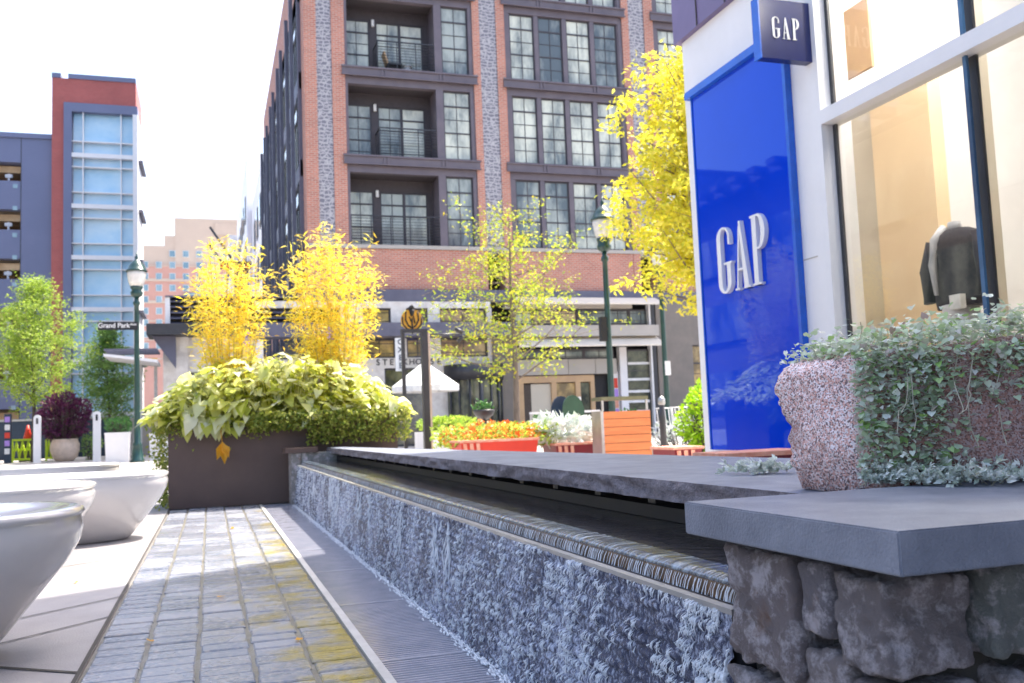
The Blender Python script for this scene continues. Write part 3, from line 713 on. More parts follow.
bamboo('taller and broader golden bamboo clump in the right half of the brown planter', (1.0, 1.78), 10.95, .95, (2.1, 3.3), .85, 32)
# ================================================================== TREES
def tree(name, label, x, y, z0, h, th, rad, nl, leaf, mat, bark, clear, shape, tr=.09, clump=.28, seed=1, group=None, ratio=.5, nb=26, lean=0):
    random.seed(seed); t = thing(name, label, 'tree', (x, y, z0), group); mt = MB(); ml = MB()
    pts = [Vector((x + lean * s + noise.noise(Vector((s * 2, seed, 0))) * .12, y + noise.noise(Vector((s * 2, seed, 5))) * .12, z0 + h * .97 * s)) for s in [k / 10 for k in range(11)]]
    mt.tube(pts, [tr * (1 - .88 * k / 10) for k in range(11)], 9)
    tips = []
    for i in range(nb):
        s = clear / h + (1 - clear / h) * ((i + .5) / nb) ** .9; k = min(9, int(s * 10)); p = pts[k].lerp(pts[k + 1], s * 10 - k)
        a = i * 2.399 + U(-.4, .4); R = rad * shape(min(1, (s - clear / h) / (1 - clear / h))) * U(.7, 1.1)
        up = U(.35, .8) * R; q = p + Vector((math.cos(a) * R, math.sin(a) * R, up))
        mid = p.lerp(q, .5) + Vector((0, 0, -.06 * R)); mt.tube([p, mid, q], [tr * .32 * (1 - s * .6), tr * .2 * (1 - s * .6), .006], 5, False)
        nt_ = max(3, int(R * 5))
        for j in range(nt_):
            f = (j + .7) / nt_ * U(.8, 1.15); c = (p.lerp(mid, f * 2) if f < .5 else mid.lerp(q, f * 2 - 1)) 
            e = c + Vector((random.gauss(0, .22), random.gauss(0, .22), random.gauss(.06, .14))) * (R * .9 + .25)
            mt.tube([c, e], [.008, .003], 4, False); tips += [c.lerp(e, .6), e, e]
    per = max(2, int(nl / len(tips)))
    for e in tips:
        for j in range(per):
            o = Vector((random.gauss(0, 1), random.gauss(0, 1), random.gauss(0, .7))) * clump * .55
            L = leaf * U(.6, 1.3); ml.leaf(e + o, Vector((U(-1, 1), U(-1, 1), U(-.8, .5))), L, L * ratio, .15, .2)
    mt.build('trunk', bark, t); ml.build('crown', mat, t); return t
cone = lambda s: (1 - s) ** .8 * (.35 + 1.0 * min(1, s * 5 + .2)) * .9 + .06
rnd_ = lambda s: math.sin(math.pi * min(1, .12 + s * .86)) ** .7
tree('street_tree', 'bright yellow-green cone-shaped tree at the left edge before the grey garage', -5.62, 34.5, PV, 6.2, 1, 1.75, 15000, .12, 'l_grn', 'barkd', 1.7, cone, .07, .30, 3, ratio=.35, nb=44)
tree('street_tree', 'shorter darker green slim tree between the purple bush and the street lamp', -3.55, 37, PV, 4.9, 1, 1.15, 9500, .12, 'l_dgrn', 'barkd', 1.3, cone, .06, .28, 5, ratio=.4, nb=34)
tree('street_tree', 'airy yellow-green young tree standing before the brick building', 7.93, 24, PV, 6.5, 1, 2.55, 5600, .11, 'l_loc', 'bark', 1.7, lambda s: (.5 + .6 * math.sin(math.pi * min(1, .3 + s * .65))) * (1 - .45 * s), .105, .30, 11, ratio=.42, nb=22)
tree('street_tree', 'tall bright yellow tree beside the blue store panel', 9.55, 16.5, 0, 8.1, 1, 2.0, 15500, .15, 'l_yel', 'bark', 2.9, lambda s: (1 - .45 * s) * (1 if s < .85 else .6), .13, .27, 23, ratio=.42, nb=52)
random.seed(99)
# ================================================================== STREET LAMPS
def lamp():
    t = thing('street_lamp', 'green street lamp', 'street lamp', (0, 0, 0), 'green street lamps')
    mb = MB(); mb.lathe(0, 0, [(.19, 0), (.19, .05), (.15, .09), (.135, .3), (.115, .42), (.13, .46), (.085, .52), (.075, .9), (.07, 1.6), (.06, 3.9), (.058, 4.15), (.085, 4.18), (.085, 4.24), (.06, 4.28), (.055, 4.36)], 16, True, 8, .035)
    mb.build('post', 'green', t)
    mb = MB(); mb.lathe(0, 0, [(.055, 4.36), (.14, 4.42), (.16, 4.50), (.12, 4.56), (.155, 4.62), (.165, 4.66)], 16); mb.build('lamp_holder', 'green', t)
    mb = MB(); mb.lathe(0, 0, [(.15, 4.662), (.20, 4.78), (.235, 4.98), (.24, 5.06)], 16, True, 8, .02); mb.build('lamp_glass', 'lampglass', t)
    mb = MB(); mb.lathe(0, 0, [(.27, 5.062), (.27, 5.10), (.24, 5.12), (.20, 5.22), (.13, 5.32), (.06, 5.38), (.035, 5.42), (.05, 5.46), (.02, 5.50), (.012, 5.60)], 16); mb.build('lamp_cap', 'green', t)
    return t
L1 = lamp(); L1.location = (-1.88, 27.2, PV); L1['label'] = 'green street lamp carrying the street name sign, beside the small trees'; 
L2 = copy_tree(L1, (8.52, 19.0, 0), 'green street lamp between the young tree and the yellow tree', sc=1.04)
L3 = copy_tree(L1, (11.45, 22.0, PV), 'green street lamp with its head lost in the yellow tree')
L1.scale = (1.03,) * 3
sg = thing('street_sign', 'black street name sign with white letters on the left street lamp', 'street sign', (-2.5, 27.1, 3.9))
a = aty(98, 322, 27.1); b = aty(137, 330, 27.1)
MB().box(a.x, b.x + .03, 27.06, 27.09, b.z, a.z).build('sign_blade', 'darker', sg)
text('lettering', 'Grand Park', .19, 'paper', sg, facing(((a.x * .59 + b.x * .41), 27.055, (a.z + b.z) / 2 + .008)), .003, sx=.9)
text('small_lettering', 'Ave', .10, 'paper', sg, facing((b.x - .09, 27.055, (a.z + b.z) / 2 + .04)), .003)
c = aty(606, 322, 19); bn = thing('speaker_box', 'black box strapped to the street lamp by the yellow tree', 'box', (8.4, 19, 3.2))
q0 = aty(600, 317, 18.95); q1 = aty(606, 341, 18.95)
MB().box(q0.x, q1.x + .02, 18.9, 19.05, q1.z, q0.z).build('housing', 'darker', bn); MB().box(q1.x + .021, q1.x + .09, 18.94, 19.0, (q0.z + q1.z) / 2 - .02, (q0.z + q1.z) / 2 + .02).build('bracket', 'dark', bn)
q0 = aty(667, 363, 21.9); single('notice', MB().box(q0.x - .07, q0.x + .08, 21.86, 21.9, q0.z - .32, q0.z + .05), 'paper', 'white notice fixed to the lamp post under the yellow tree', 'notice', tuple(q0))
# ================================================================== BRICK BUILDING
bb = thing('brick_apartment_building', 'red brick apartment building with balconies and dark metal window bays', 'building', (12, 36, 0))
YF = 33.0; HT = 20.2; XL, XR = 3.35, 40
# openings as pixel-derived metres: pilasters
pil = [(3.35, 3.80, 4.35, 4.82), (9.72, 10.0, 10.68, 11.02), (16.05, 16.35, 17.05, 17.45), (22.4, 22.7, 23.4, 23.8), (28.8, 29.1, 29.8, 30.2)]
mb = MB(); ml = MB()
for a0, a1, a2, a3 in pil:
    mb.box(a0 if a0 > 3.4 else 3.36, a1, YF, YF + .6, 5.75, HT); mb.box(a2, a3, YF, YF + .6, 5.75, HT); ml.box(a1 + .001, a2 - .001, YF + .04, YF + .6, 7.2, HT)
for i in range(len(pil) - 1): mb.box(pil[i][3] + .001, pil[i + 1][0] - .001, YF + .02, YF + .6, 5.75, 7.28)
mb.box(3.801, 4.349, YF + .01, YF + .6, 5.75, 7.19)
mb.build('brick_walls', 'brick', bb); ml.build('ornamental_bands', 'lace', bb)
mb = MB(); mb.box(3.6, XR, YF + 3.2, 62, 0, HT - .3); mb.build('building_core', 'darker', bb)
mb = MB(); mb.box(3.3, XR, YF - .04, YF + .01, 7.285, 7.42); mb.build('stone_sill', 'greypanel', bb)
levels = [7.42, 10.74, 14.06, 17.38]
def window(par, x0, x1, z0, z1, y, nx=2, glass='winA', transom=.22, fr=.05, mid=True, depth=.06, name='window'):
    f = MB(); f.box(x0, x0 + fr, y, y + depth, z0, z1); f.box(x1 - fr, x1, y, y + depth, z0, z1)
    f.box(x0 + fr, x1 - fr, y, y + depth, z0, z0 + fr); f.box(x0 + fr, x1 - fr, y, y + depth, z1 - fr, z1)
    h = z1 - z0; zt = z1 - h * transom
    if transom: f.box(x0 + fr, x1 - fr, y + .002, y + depth, zt - fr * .6, zt + fr * .6)
    zz = [z0 + (zt - z0) * k for k in (.25, .75)]; mt = .012
    if mid: f.box(x0 + fr, x1 - fr, y + .003, y + depth, z0 + (zt - z0) * .5 - fr * .5, z0 + (zt - z0) * .5 + fr * .5)
    for z in zz: f.box(x0 + fr, x1 - fr, y + .012, y + depth - .01, z - mt, z + mt)
    for k in range(1, nx):
        xx = x0 + (x1 - x0) * k / nx; f.box(xx - mt, xx + mt, y + .010, y + depth - .01, z0 + fr, z1 - fr)
    o = f.build(name, 'mullion', par); MB().box(x0 + fr * .5, x1 - fr * .5, y + .03, y + depth + .02, z0 + fr * .5, z1 - fr * .5).build('pane', glass, o); return o
for i in range(len(pil) - 1):
    bx0, bx1 = pil[i][3] + .002, pil[i + 1][0] - .002
    fr = MB()
    for li, z in enumerate(levels):
        # spandrel channel with flanges above this storey
        zt = z + 3.32 - .02
        if li < 3 or True:
            fr.box(bx0 - .12, bx1 + .12, YF - .06, YF + .02, zt - .34, zt - .02); fr.box(bx0 - .14, bx1 + .14, YF - .12, YF - .061, zt - .02 - .04, zt + .0); fr.box(bx0 - .14, bx1 + .14, YF - .12, YF - .061, zt - .36, zt - .32)
            for q in (.27, .72): xx = bx0 + (bx1 - bx0) * q; fr.box(xx, xx + .06, YF - .10, YF - .061, zt - .318, zt - .062); fr.box(xx + .14, xx + .2, YF - .10, YF - .061, zt - .318, zt - .062)
        fr.box(bx0, bx1, YF + .06, YF + .3, zt - .62, zt - .341)
        fr.box(bx0, bx0 + .1, YF + .05, YF + .32, z, zt - .62); fr.box(bx1 - .16, bx1, YF + .05, YF + .32, z, zt - .62)
        if i == 0:
            # balcony bay
            xs, xe = bx0 + .1, 8.22; zb = z; zc = zt - .62
            fr.box(8.22, 8.50, YF + .05, YF + 1.6, zb, zc)                     # pier right of balcony
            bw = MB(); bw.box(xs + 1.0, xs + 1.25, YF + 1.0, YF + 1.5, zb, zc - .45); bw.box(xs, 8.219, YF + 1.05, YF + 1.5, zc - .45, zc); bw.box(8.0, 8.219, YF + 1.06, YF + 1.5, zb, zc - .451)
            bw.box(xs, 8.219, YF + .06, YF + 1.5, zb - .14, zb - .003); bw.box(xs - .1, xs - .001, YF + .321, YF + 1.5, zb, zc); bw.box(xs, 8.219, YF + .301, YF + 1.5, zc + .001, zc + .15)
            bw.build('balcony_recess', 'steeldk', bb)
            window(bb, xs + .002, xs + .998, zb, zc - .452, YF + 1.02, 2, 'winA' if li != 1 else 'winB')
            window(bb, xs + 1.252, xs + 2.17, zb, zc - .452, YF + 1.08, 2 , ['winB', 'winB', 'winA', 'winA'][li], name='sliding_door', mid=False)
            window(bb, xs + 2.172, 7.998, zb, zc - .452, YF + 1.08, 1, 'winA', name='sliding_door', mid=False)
            rl = MB(); x = 6.05 if li else xs
            for zz in [zb + .12 + k * .11 for k in range(9)]: rl.tube([(x, YF + .12, zz), (8.2, YF + .12, zz)], .010, 4)
            rl.box(x, 8.2, YF + .095, YF + .145, zb + 1.08, zb + 1.12)
            xx = x
            while xx < 8.2: rl.box(xx, xx + .03, YF + .105, YF + .135, zb, zb + 1.08); xx += .72
            if li: 
                rl.box(x, x + .04, YF + .146, YF + 1.0, zb + 1.08, zb + 1.12)
                for zz in [zb + .12 + k * .11 for k in range(9)]: rl.tube([(x, YF + .14, zz), (x, YF + 1.0, zz)], .010, 4)
            rl.build('balcony_railing', 'dark', bb)
            MB().box(xs + 1.08, xs + 1.18, YF + .9, YF + .998, zb + 2.0, zb + 2.25).build('wall_light', 'paper', bb)
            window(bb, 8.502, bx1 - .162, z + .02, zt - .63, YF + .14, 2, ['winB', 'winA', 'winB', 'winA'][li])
            fr.box(8.5, bx1 - .16, YF + .10, YF + .3, z - .02, z + .018)
        else:
            n = 4; w = (bx1 - .16 - bx0 - .1) / n
            for k in range(n):
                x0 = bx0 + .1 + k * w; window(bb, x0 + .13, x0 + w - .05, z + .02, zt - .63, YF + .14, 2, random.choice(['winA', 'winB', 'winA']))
                fr.box(x0 + .001, x0 + .129, YF + .08, YF + .32, z, zt - .621); fr.box(x0 + w - .049, x0 + w, YF + .08, YF + .32, z, zt - .621)
    fr.build('bay_frame', 'steel', bb)
    if i: MB().box(bx0, bx1, YF + .33, YF + .6, 7.29, HT).build('bay_backing', 'darker', bb)
# balcony furniture
ch = thing('balcony_chair', 'dark reclining chair on the top balcony in view', 'chair', (6.6, 33.6, 14.06)); x, z = 6.5, 14.06
mb = MB(); mb.box(x, x + .55, 33.4, 33.9, z + .36, z + .41); mb.build('seat', 'dark', ch)
mb = MB(); mb.add([(x - .12, 33.4, z + .85), (x + .02, 33.4, z + .40), (x + .02, 33.9, z + .40), (x - .12, 33.9, z + .85), (x - .16, 33.4, z + .83), (x - .03, 33.4, z + .38), (x - .03, 33.9, z + .38), (x - .16, 33.9, z + .83)], [(0, 1, 2, 3), (7, 6, 5, 4), (0, 4, 5, 1), (3, 2, 6, 7), (0, 3, 7, 4)]); mb.build('backrest', 'beige', ch)
for lx, ly in ((x, 33.42), (x + .5, 33.42), (x, 33.86), (x + .5, 33.86)): MB().tube([(lx, ly, z), (lx, ly, z + .36)], .018, 6).build('leg', 'dark', ch)
tb = thing('balcony_table', 'small white side table on the top balcony in view', 'table', (7.25, 33.6, 14.06))
MB().lathe(7.25, 33.6, [(.22, 14.40), (.22, 14.43)], 14).build('tabletop', 'paper', tb); MB().lathe(7.25, 33.6, [(.18, 14.06), (.14, 14.2), (.16, 14.399)], 12).build('base', 'paper', tb)
# side facade (faces the side street)
mb = MB(); YE = 58
mb.box(3.352, 3.599, YF + .601, YE, 17.2, HT); mb.box(3.352, 3.599, YF + .601, YF + 1.0, 5.75, 17.19); mb.box(3.352, 3.599, YE - .9, YE, 3, 17.19); mb.box(3.40, 3.599, YF + 1.0, YE - .9, 5.4, 7.2)
mb.build('side_brick_wall', 'brick', bb)
mb = MB(); y = YF + 1.02; k = 0
while y < YE - 2:
    w = 1.0 if k % 3 == 0 else 2.1; xo = 3.02 if k % 3 else 3.22
    mb.box(xo, xo + .14, y, y + .16, 4.6, 17.4)
    for z in levels + [17.38]:
        mb.box(3.26, 3.42, y, y + w, z - .62, z - .002)
    for li, z in enumerate(levels[:3]):
        window_side = MB(); yy0, yy1 = y + .2, y + w - .12
        f = MB(); f.box(3.27, 3.35, yy0, yy0 + .06, z, z + 2.68); f.box(3.27, 3.35, yy1 - .06, yy1, z, z + 2.68); f.box(3.27, 3.35, yy0 + .06, yy1 - .06, z + 2.6, z + 2.68); f.box(3.27, 3.35, yy0 + .06, yy1 - .06, z + 1.9, z + 1.96); f.box(3.27, 3.35, yy0 + .06, yy1 - .06, z, z + .06)
        f.box(3.28, 3.34, (yy0 + yy1) / 2 - .02, (yy0 + yy1) / 2 + .02, z + .06, z + 1.9)
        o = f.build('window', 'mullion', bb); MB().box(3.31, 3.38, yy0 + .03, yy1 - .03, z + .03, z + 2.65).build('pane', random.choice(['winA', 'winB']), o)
    y += w; k += 1
mb.build('side_bay_frame', 'steelside', bb)
MB().box(3.4, 3.6, YF + 1.0, YE - .9, 7.2, 17.2).build('side_backing', 'darker', bb)
# ---- podium storefronts (front plane 32.6), pixel rectangles measured at that depth
YP = 32.6
def R(mb, x0, y0, x1, y1, Y=YP, d=.15):
    a = aty((x0 + x1) / 2, y0, Y).z; b = aty((x0 + x1) / 2, y1, Y).z
    xa = aty(x0, (y0 + y1) / 2, Y).x; xb = aty(x1, (y0 + y1) / 2, Y).x
    mb.box(xa, xb, Y, Y + d, b, a); return mb
def zof(py, Y=YP, px=450): return aty(px, py, Y).z
def xof(px, Y=YP, py=350): return aty(px, py, Y).x
mb = MB(); z1 = zof(289); z0 = zof(296); mb.box(3.37, XR, YP + .1, YF + .6, 5.30, 5.748); mb.build('dark_cornice', 'steelside', bb)
mb = MB(); xs0, xm = xof(362), xof(492)
# steakhouse front
W = MB(); zA, zB, zC, zD, zE, zF_ = zof(297), zof(308), zof(325), zof(338), zof(357), zof(367)
W.box(1.5, xm, YP, YP + .35, zB, 5.29)
def piers(mb, spans, z0, z1, Y=YP, d=.35):
    for a, b in spans: mb.box(xof(a), xof(b), Y, Y + d, z0, z1)
piers(W, [(340, 364), (392, 407), (429, 441), (488, 493)], zC, zB - .001)
piers(W, [(340, 364), (396, 407), (430, 441), (488, 493)], zE, zD)
W.box(1.5, xof(443) , YP, YP + .35, zF_ - .0, zE - .001); W.box(xof(443) + .001, xm, YP, YP + .35, zF_, zE - .001)
piers(W, [(340, 384), (430, 452)], 0, zF_ - .001)
W.build('white_front_wall', 'cream', bb)
Wn = lambda a, b, z0, z1, g='winC', nx=2, Y=YP: window(bb, xof(a) + .002, xof(b) - .002, z0 + .002, z1 - .002, Y + .12, nx, g, 0, .06, False, .06)
for a, b in ((364, 392), (407, 429), (441, 488)): Wn(a, b, zC, zB, 'winC')
for a, b in ((364, 396), (407, 430), (441, 488)): Wn(a, b, zD, zE if zE < zD else zD) if False else Wn(a, b, zE, zD)
for a, b in ((384, 430),): Wn(a, b, PV, zF_, 'wing')
MB().box(1.5, xof(515), YP - .9, YP - .001, zD, zC).build('metal_canopy', 'steelside', bb)
# lettering STEAKHOUSE
word = 'STEAKHOUSE'
for i, chh in enumerate(word):
    px = 438.5 - (9 - i) * 6.75; text('letter', chh, .30, 'darker', bb, facing((xof(px), YP - .012, (zE + zF_) / 2 + .02)), .008)
# revolving door drum
dx0, dx1 = xof(443), xof(502); cx = (dx0 + dx1) / 2; rr = (dx1 - dx0) / 2; zd = 2.75
mb = MB(); mb.lathe(cx, YP + .1, [(rr, zd - .36), (rr, zd + .2)], 32); mb.build('door_canopy_drum', 'dark', bb)
rd = MB(); 
for k in range(9):
    a = math.pi + math.pi * k / 8; rd.tube([(cx + rr * .93 * math.cos(a), YP + .1 + rr * .93 * math.sin(a), PV), (cx + rr * .93 * math.cos(a), YP + .1 + rr * .93 * math.sin(a), zd - .361)], .035 if k % 4 else .08, 6)
rd.build('door_frame', 'dark', bb)
vs = []; n = 24
for k in range(n + 1):
    a = math.pi + math.pi * k / n; vs += [(cx + rr * .9 * math.cos(a), YP + .1 + rr * .9 * math.sin(a), PV), (cx + rr * .9 * math.cos(a), YP + .1 + rr * .9 * math.sin(a), zd - .362)]
MB().add(vs, [(2 * i, 2 * i + 2, 2 * i + 3, 2 * i + 1) for i in range(n)], True).build('curved_glass', 'wing', bb)
# right-hand shops
Q = MB(); Q.box(xof(492) + .001, xof(515), YP - .05, YP + .3, 0, zC - .001); Q.box(xof(657), xof(692), YP - .05, YP + .35, 0, 5.29); Q.box(xof(683), XR, YP, YP + .3, zof(345, px=690), 5.29); Q.box(xof(706), XR, YP + .001, YP + .3, 0, zof(345, px=690) - .001)
Q.build('taupe_piers', 'greywall', bb)
Q = MB(); R(Q, 505, 304, 632, 308.5, YP, .3); R(Q, 516, 325, 659, 336, YP - .5, .8); Q.build('canopy_band', 'greypanel', bb)
for (a, b, y0, y1) in ((515, 657, 297, 306), (512, 655, 337, 349)):   # sloping awnings
    x0, x1 = xof(a), xof(b); zt, zb_ = zof(y0), zof(y1)
    MB().add([(x0, YP - .05, zt), (x1, YP - .05, zt), (x1, YP - .95, zb_), (x0, YP - .95, zb_), (x0, YP - .05, zt - .05), (x1, YP - .05, zt - .05), (x1, YP - .95, zb_ - .05), (x0, YP - .95, zb_ - .05)],
             [(0, 3, 2, 1), (4, 5, 6, 7), (3, 7, 6, 2), (0, 4, 7, 3), (1, 2, 6, 5)]).build('awning', 'awning', bb)
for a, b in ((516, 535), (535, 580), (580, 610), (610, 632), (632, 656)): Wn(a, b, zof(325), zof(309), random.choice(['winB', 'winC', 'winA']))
for a, b in ((512, 548), (548, 585), (585, 615)): Wn(a, b, zof(361), zof(350), 'winB')
Q = MB()
for a, b in ((511, 540.5), (541, 567.5), (568, 594.5), (595, 616)): Q.box(xof(a), xof(b), YP, YP + .3, zof(377), zof(361) - .01)
Q.build('grey_panels', 'greypanel', bb)
Q = MB(); Q.box(xof(511), xof(523), YP + .1, YP + .3, 0, zof(378)); Q.box(xof(590), xof(594), YP + .1, YP + .3, 0, zof(378)); Q.box(xof(523) + .001, xof(590) - .001, YP + .1, YP + .3, zof(385), zof(378)); Q.box(xof(551), xof(556), YP + .11, YP + .3, 0, zof(385) - .001); Q.box(xof(575), xof(580), YP + .11, YP + .3, 0, zof(385) - .001)
Q.build('wood_surround', 'beige', bb)
for a, b, g in ((531, 551, 'store_beige'), (556, 575, 'winC'), (580, 590, 'wing')): MB().box(xof(a) + .002, xof(b) - .002, YP + .2, YP + .28, PV, zof(386)).build('shop_window', g, bb)
MB().box(xof(523) + .002, xof(531) , YP + .21, YP + .29, PV, zof(386)).build('lattice_screen', 'barkd', bb)
MB().box(xof(594) + .002, xof(609), YP + .35, YP + .5, 0, zof(378)).build('dark_doorway', 'darker', bb)
pp = MB(); pp.box(xof(610), xof(618), YP + .1, YP + .25, PV, zof(375)); pp.build('poster_column', 'white', bb)
for k, (m_, y0, y1) in enumerate((('red', 378, 388), ('lavender', 389, 398), ('salmon', 399, 408), ('lavender', 409, 420))): MB().box(xof(611), xof(617), YP + .08, YP + .099, zof(y1, px=614), zof(y0, px=614)).build('poster', m_, bb)
MB().box(xof(619), xof(626), YP - .03, YP + .25, 0, zof(349) - .01).build('white_column', 'white', bb)
Wn(627, 651, PV, zof(349, px=640), 'wing', 1)
for y_ in (362, 378, 390, 400, 410): R(MB(), 628, y_, 650, y_ + 2.5, YP + .09, .02).build('window_shelf', 'paper', bb)
mb = MB(); mb.box(xof(652), xof(656), YP - .04, YP + .3, 0, 5.2); mb.build('black_column', 'dark', bb); MB().box(xof(650), xof(651.6), YP - .06, YP + .2, 0, 5.2).build('white_downpipe', 'white', bb)
window(bb, xof(683), xof(706), 1.2, zof(345, px=690), YP + .12, 1, 'l_loc' if False else 'winC', .3, .05, True)
# ---- low restaurant wing on the left
lw = thing('restaurant_wing', 'low restaurant wing with black louvred roof screen and dark fascia', 'building', (.8, 36, 0))
xa = xof(170, 32.6, 310); MB().box(xof(165, 32.6, 310), xa - .002, 32.6, 33.4, 4.44, 5.43).build('white_end_post', 'white', lw)
mb = MB(); mb.box(xa, 3.30, 32.9, 33.0, 4.44, 5.40); mb.build('screen_backing', 'darker', lw)
mb = MB()
for k in range(5):
    z = 4.52 + k * .19; mb.add([(xa, 32.62, z), (3.3, 32.62, z), (3.3, 32.86, z + .10), (xa, 32.86, z + .10), (xa, 32.62, z - .03), (3.3, 32.62, z - .03), (3.3, 32.86, z + .07), (xa, 32.86, z + .07)], [(0, 1, 2, 3), (7, 6, 5, 4), (0, 4, 5, 1), (0, 3, 7, 4), (1, 5, 6, 2)])
mb.box(xa - .15, 3.3, 32.55, 33.02, 5.401, 5.46)
mb.build('louvres', 'steelside', lw)
MB().box(xof(147, 32.2, 330), 3.33, 31.8, 33.5, 4.08, 4.435).build('roof_fascia', 'dark', lw)
mb = MB(); x0 = xof(152, 32.6, 350); mb.add([(x0, 32.3, 4.07), (x0 + .75, 32.3, 4.07), (x0 + .75, 32.3, 3.0), (x0, 32.5, 4.07), (x0 + .75, 32.5, 4.07), (x0 + .75, 32.5, 3.0)], [(0, 1, 2), (5, 4, 3), (0, 3, 4, 1), (1, 4, 5, 2), (0, 2, 5, 3)]); mb.build('bracket', 'steelside', lw)
mb = MB(); mb.box(xof(163), xof(188), 32.6, 40, 0, 4.07); mb.box(xof(188) + .001, 1.49, 32.8, 40, 2.9, 4.07); mb.build('walls', 'cream', lw)
mb = MB(); x = xof(188)
for k in range(3): window(lw, x + .02 + k * .72, x + .70 + k * .72, .2, 2.88, 32.85, 2, 'wing', .2)
# entrance canopy left of the lamp (white frame, yellow stripe)
cn = thing('glass_canopy', 'small flat canopy with black slats left of the green street lamp', 'canopy', (-2.6, 33, 3))
mb = MB(); x0, x1 = xof(109, 33, 360), xof(160, 33, 360); zc1, zc2 = zof(353, 33, 120), zof(364, 33, 120)
for k in range(4): mb.box(x0, x1, 31.4 + k * .5, 31.62 + k * .5, zc1 - .06, zc1)
mb.build('slats', 'steelside', cn)
MB().add([(x0, 31.3, zc1 - .16), (x1, 31.3, zc2), (x1, 33.4, zc2), (x0, 33.4, zc1 - .16), (x0, 31.3, zc1 - .24), (x1, 31.3, zc2 - .1), (x1, 33.4, zc2 - .1), (x0, 33.4, zc1 - .24)], [(0, 1, 2, 3), (7, 6, 5, 4), (0, 4, 5, 1), (2, 6, 7, 3), (1, 5, 6, 2), (0, 3, 7, 4)]).build('canopy_edge', 'white', cn)
MB().box(xof(143, 33, 365), xof(160, 33, 365), 31.35, 31.4, zof(364.5, 33, 150), zof(362, 33, 150)).build('yellow_stripe', 'yellowp', cn)
mb = MB(); mb.box(x0 + .9, x0 + 1.0, 33.2, 33.3, 0, zc2); mb.box(x1 - .2, x1 - .1, 33.2, 33.3, 0, zc2); mb.build('posts', 'silver', cn)
# roof struts
for (a, b, lab) in (((210, 227), (238, 268), 'upper dark rod slanting over the louvred screen'), ((209, 244), (229, 273), 'lower dark rod slanting over the louvred screen')):
    p, q = aty(*a, 34), aty(*b, 34); single('slanting_rod', MB().tube([p, q, q + (q - p) * .35], .045, 6), 'dark', lab, 'rod', tuple(q), 'rods above the restaurant wing')
p = aty(237, 270, 36); bal = thing('small_canopy', 'small red-edged canopy above the louvred screen', 'canopy', tuple(p))
MB().box(p.x - .6, p.x + .5, 35.5, 36.5, p.z + .1, p.z + .25).build('roof', 'dark', bal); MB().box(p.x - .6, p.x + .5, 35.45, 35.497, p.z - .02, p.z + .099).build('red_trim', 'red', bal); MB().box(p.x - .1, p.x + .4, 35.6, 36.4, p.z - 2.5, p.z + .098).build('booth_wall', 'steelside', bal)
# ---- pale building further down the side street
fb = thing('pale_office_building', 'pale grey building further along the side street behind the brick one', 'building', (3.4, 80, 0))
mb = MB(); mb.box(3.36, 20, 60, 76, 0, 18.6); mb.box(3.0, 20, 76.02, 104, 0, 23.4); mb.box(2.2, 12, 104.1, 128, 0, 22.5); mb.build('wall', 'white', fb)
for y in range(62, 126, 4):
    for z in (7.5, 11, 14.5, 17.5 if y < 76 else 18.2):
        if y in (74, 102): continue
        xw = 3.36 if y < 76 else (3.0 if y < 104 else 2.2)
        if z + 2 > 18.5 and y < 76: continue
        o = MB().box(xw - .06, xw - .002, y, y + 1.7, z, z + 2.1).build('window', 'mullion', fb); MB().box(xw - .10, xw - .062, y + .15, y + 1.55, z + .15, z + 1.95).build('pane', 'farglass', o)
# ================================================================== TOWER + GARAGE
YT = 61.0
tw = thing('brick_tower', 'red brick stair tower with a tall blue glass front', 'building', (-6.6, 64, 0))
xl, xr = -9.0, -4.22
xg0, xg1 = -7.88, -4.40; zt = 23.05; zg = 20.95
mb = MB(); mb.box(xl, xg0 - .45, YT, 66, 0, zt); mb.box(xg0 - .449, xr, YT, 66, zg + .55, zt); mb.build('brick_wall', 'brickfar', tw)
mb = MB(); mb.box(xg0 - .449, xg0, YT - .15, YT + 1, 0, zg + .549); mb.box(xg0 + .001, xr + .1, YT - .151, YT + 1, zg + .001, zg + .549); mb.box(xl - .02, -8.5, YT - .05, 66, zt + .001, zt + .3); mb.box(-8.1, xr, YT - .05, 66, zt + .001, zt + .3); mb.build('slate_frame', 'blueframe', tw)
MB().box(xg1, xr + .1, YT - .2, 65.9, 0, zg).build('white_corner', 'white', tw)
zl = 18.55 - .0
fl = [18.1 - 3.18 * k + 3.18 * 0 for k in range(6)]
core = MB(); core.box(xg0 + .05, xg1 - .02, YT + .3, YT + .5, 0, zg); core.build('glass_wall', 'towerglass', tw)
mb = MB()
for z in fl:
    if z < 0: continue
    MB().box(xg0, xg1, YT - .12, YT + .29, z, z + .26).build('floor_band', 'white', tw)
    mb.box(xg0, xg1, YT - .06, YT + .28, z + .98, z + 1.04); mb.box(xg0, xg1, YT - .06, YT + .28, z - .62, z - .56)
mb.box(xg0 + .6, xg0 + .66, YT - .07, YT + .28, 0, zg); mb.box(xg1 - .72, xg1 - .66, YT - .07, YT + .28, 0, zg); mb.build('mullions', 'white', tw)
mb = MB()
for z in fl: mb.box(xr + .10, xr + .35, YT + .5, 65, z, z + .15)
mb.build('side_brackets', 'steelside', tw)
gar = thing('parking_garage', 'slate blue parking garage with open bays beside the brick tower', 'building', (-20, 66, 0))
mb = MB(); top = 19.5; xe = xl - .02
mb.box(-10.72, xe, YT + .3, 75, 0, top); mb.box(-45, -10.721, YT + .3, 75, 17.7, top)
for k in range(6):
    z1 = 16.55 - 3.0 * k; mb.box(-45, -10.721, YT + .31, YT + .9, z1 - 1.75, z1)
mb.box(-45, xe, YT + .2, YT + .299, top - .28, top + .02)
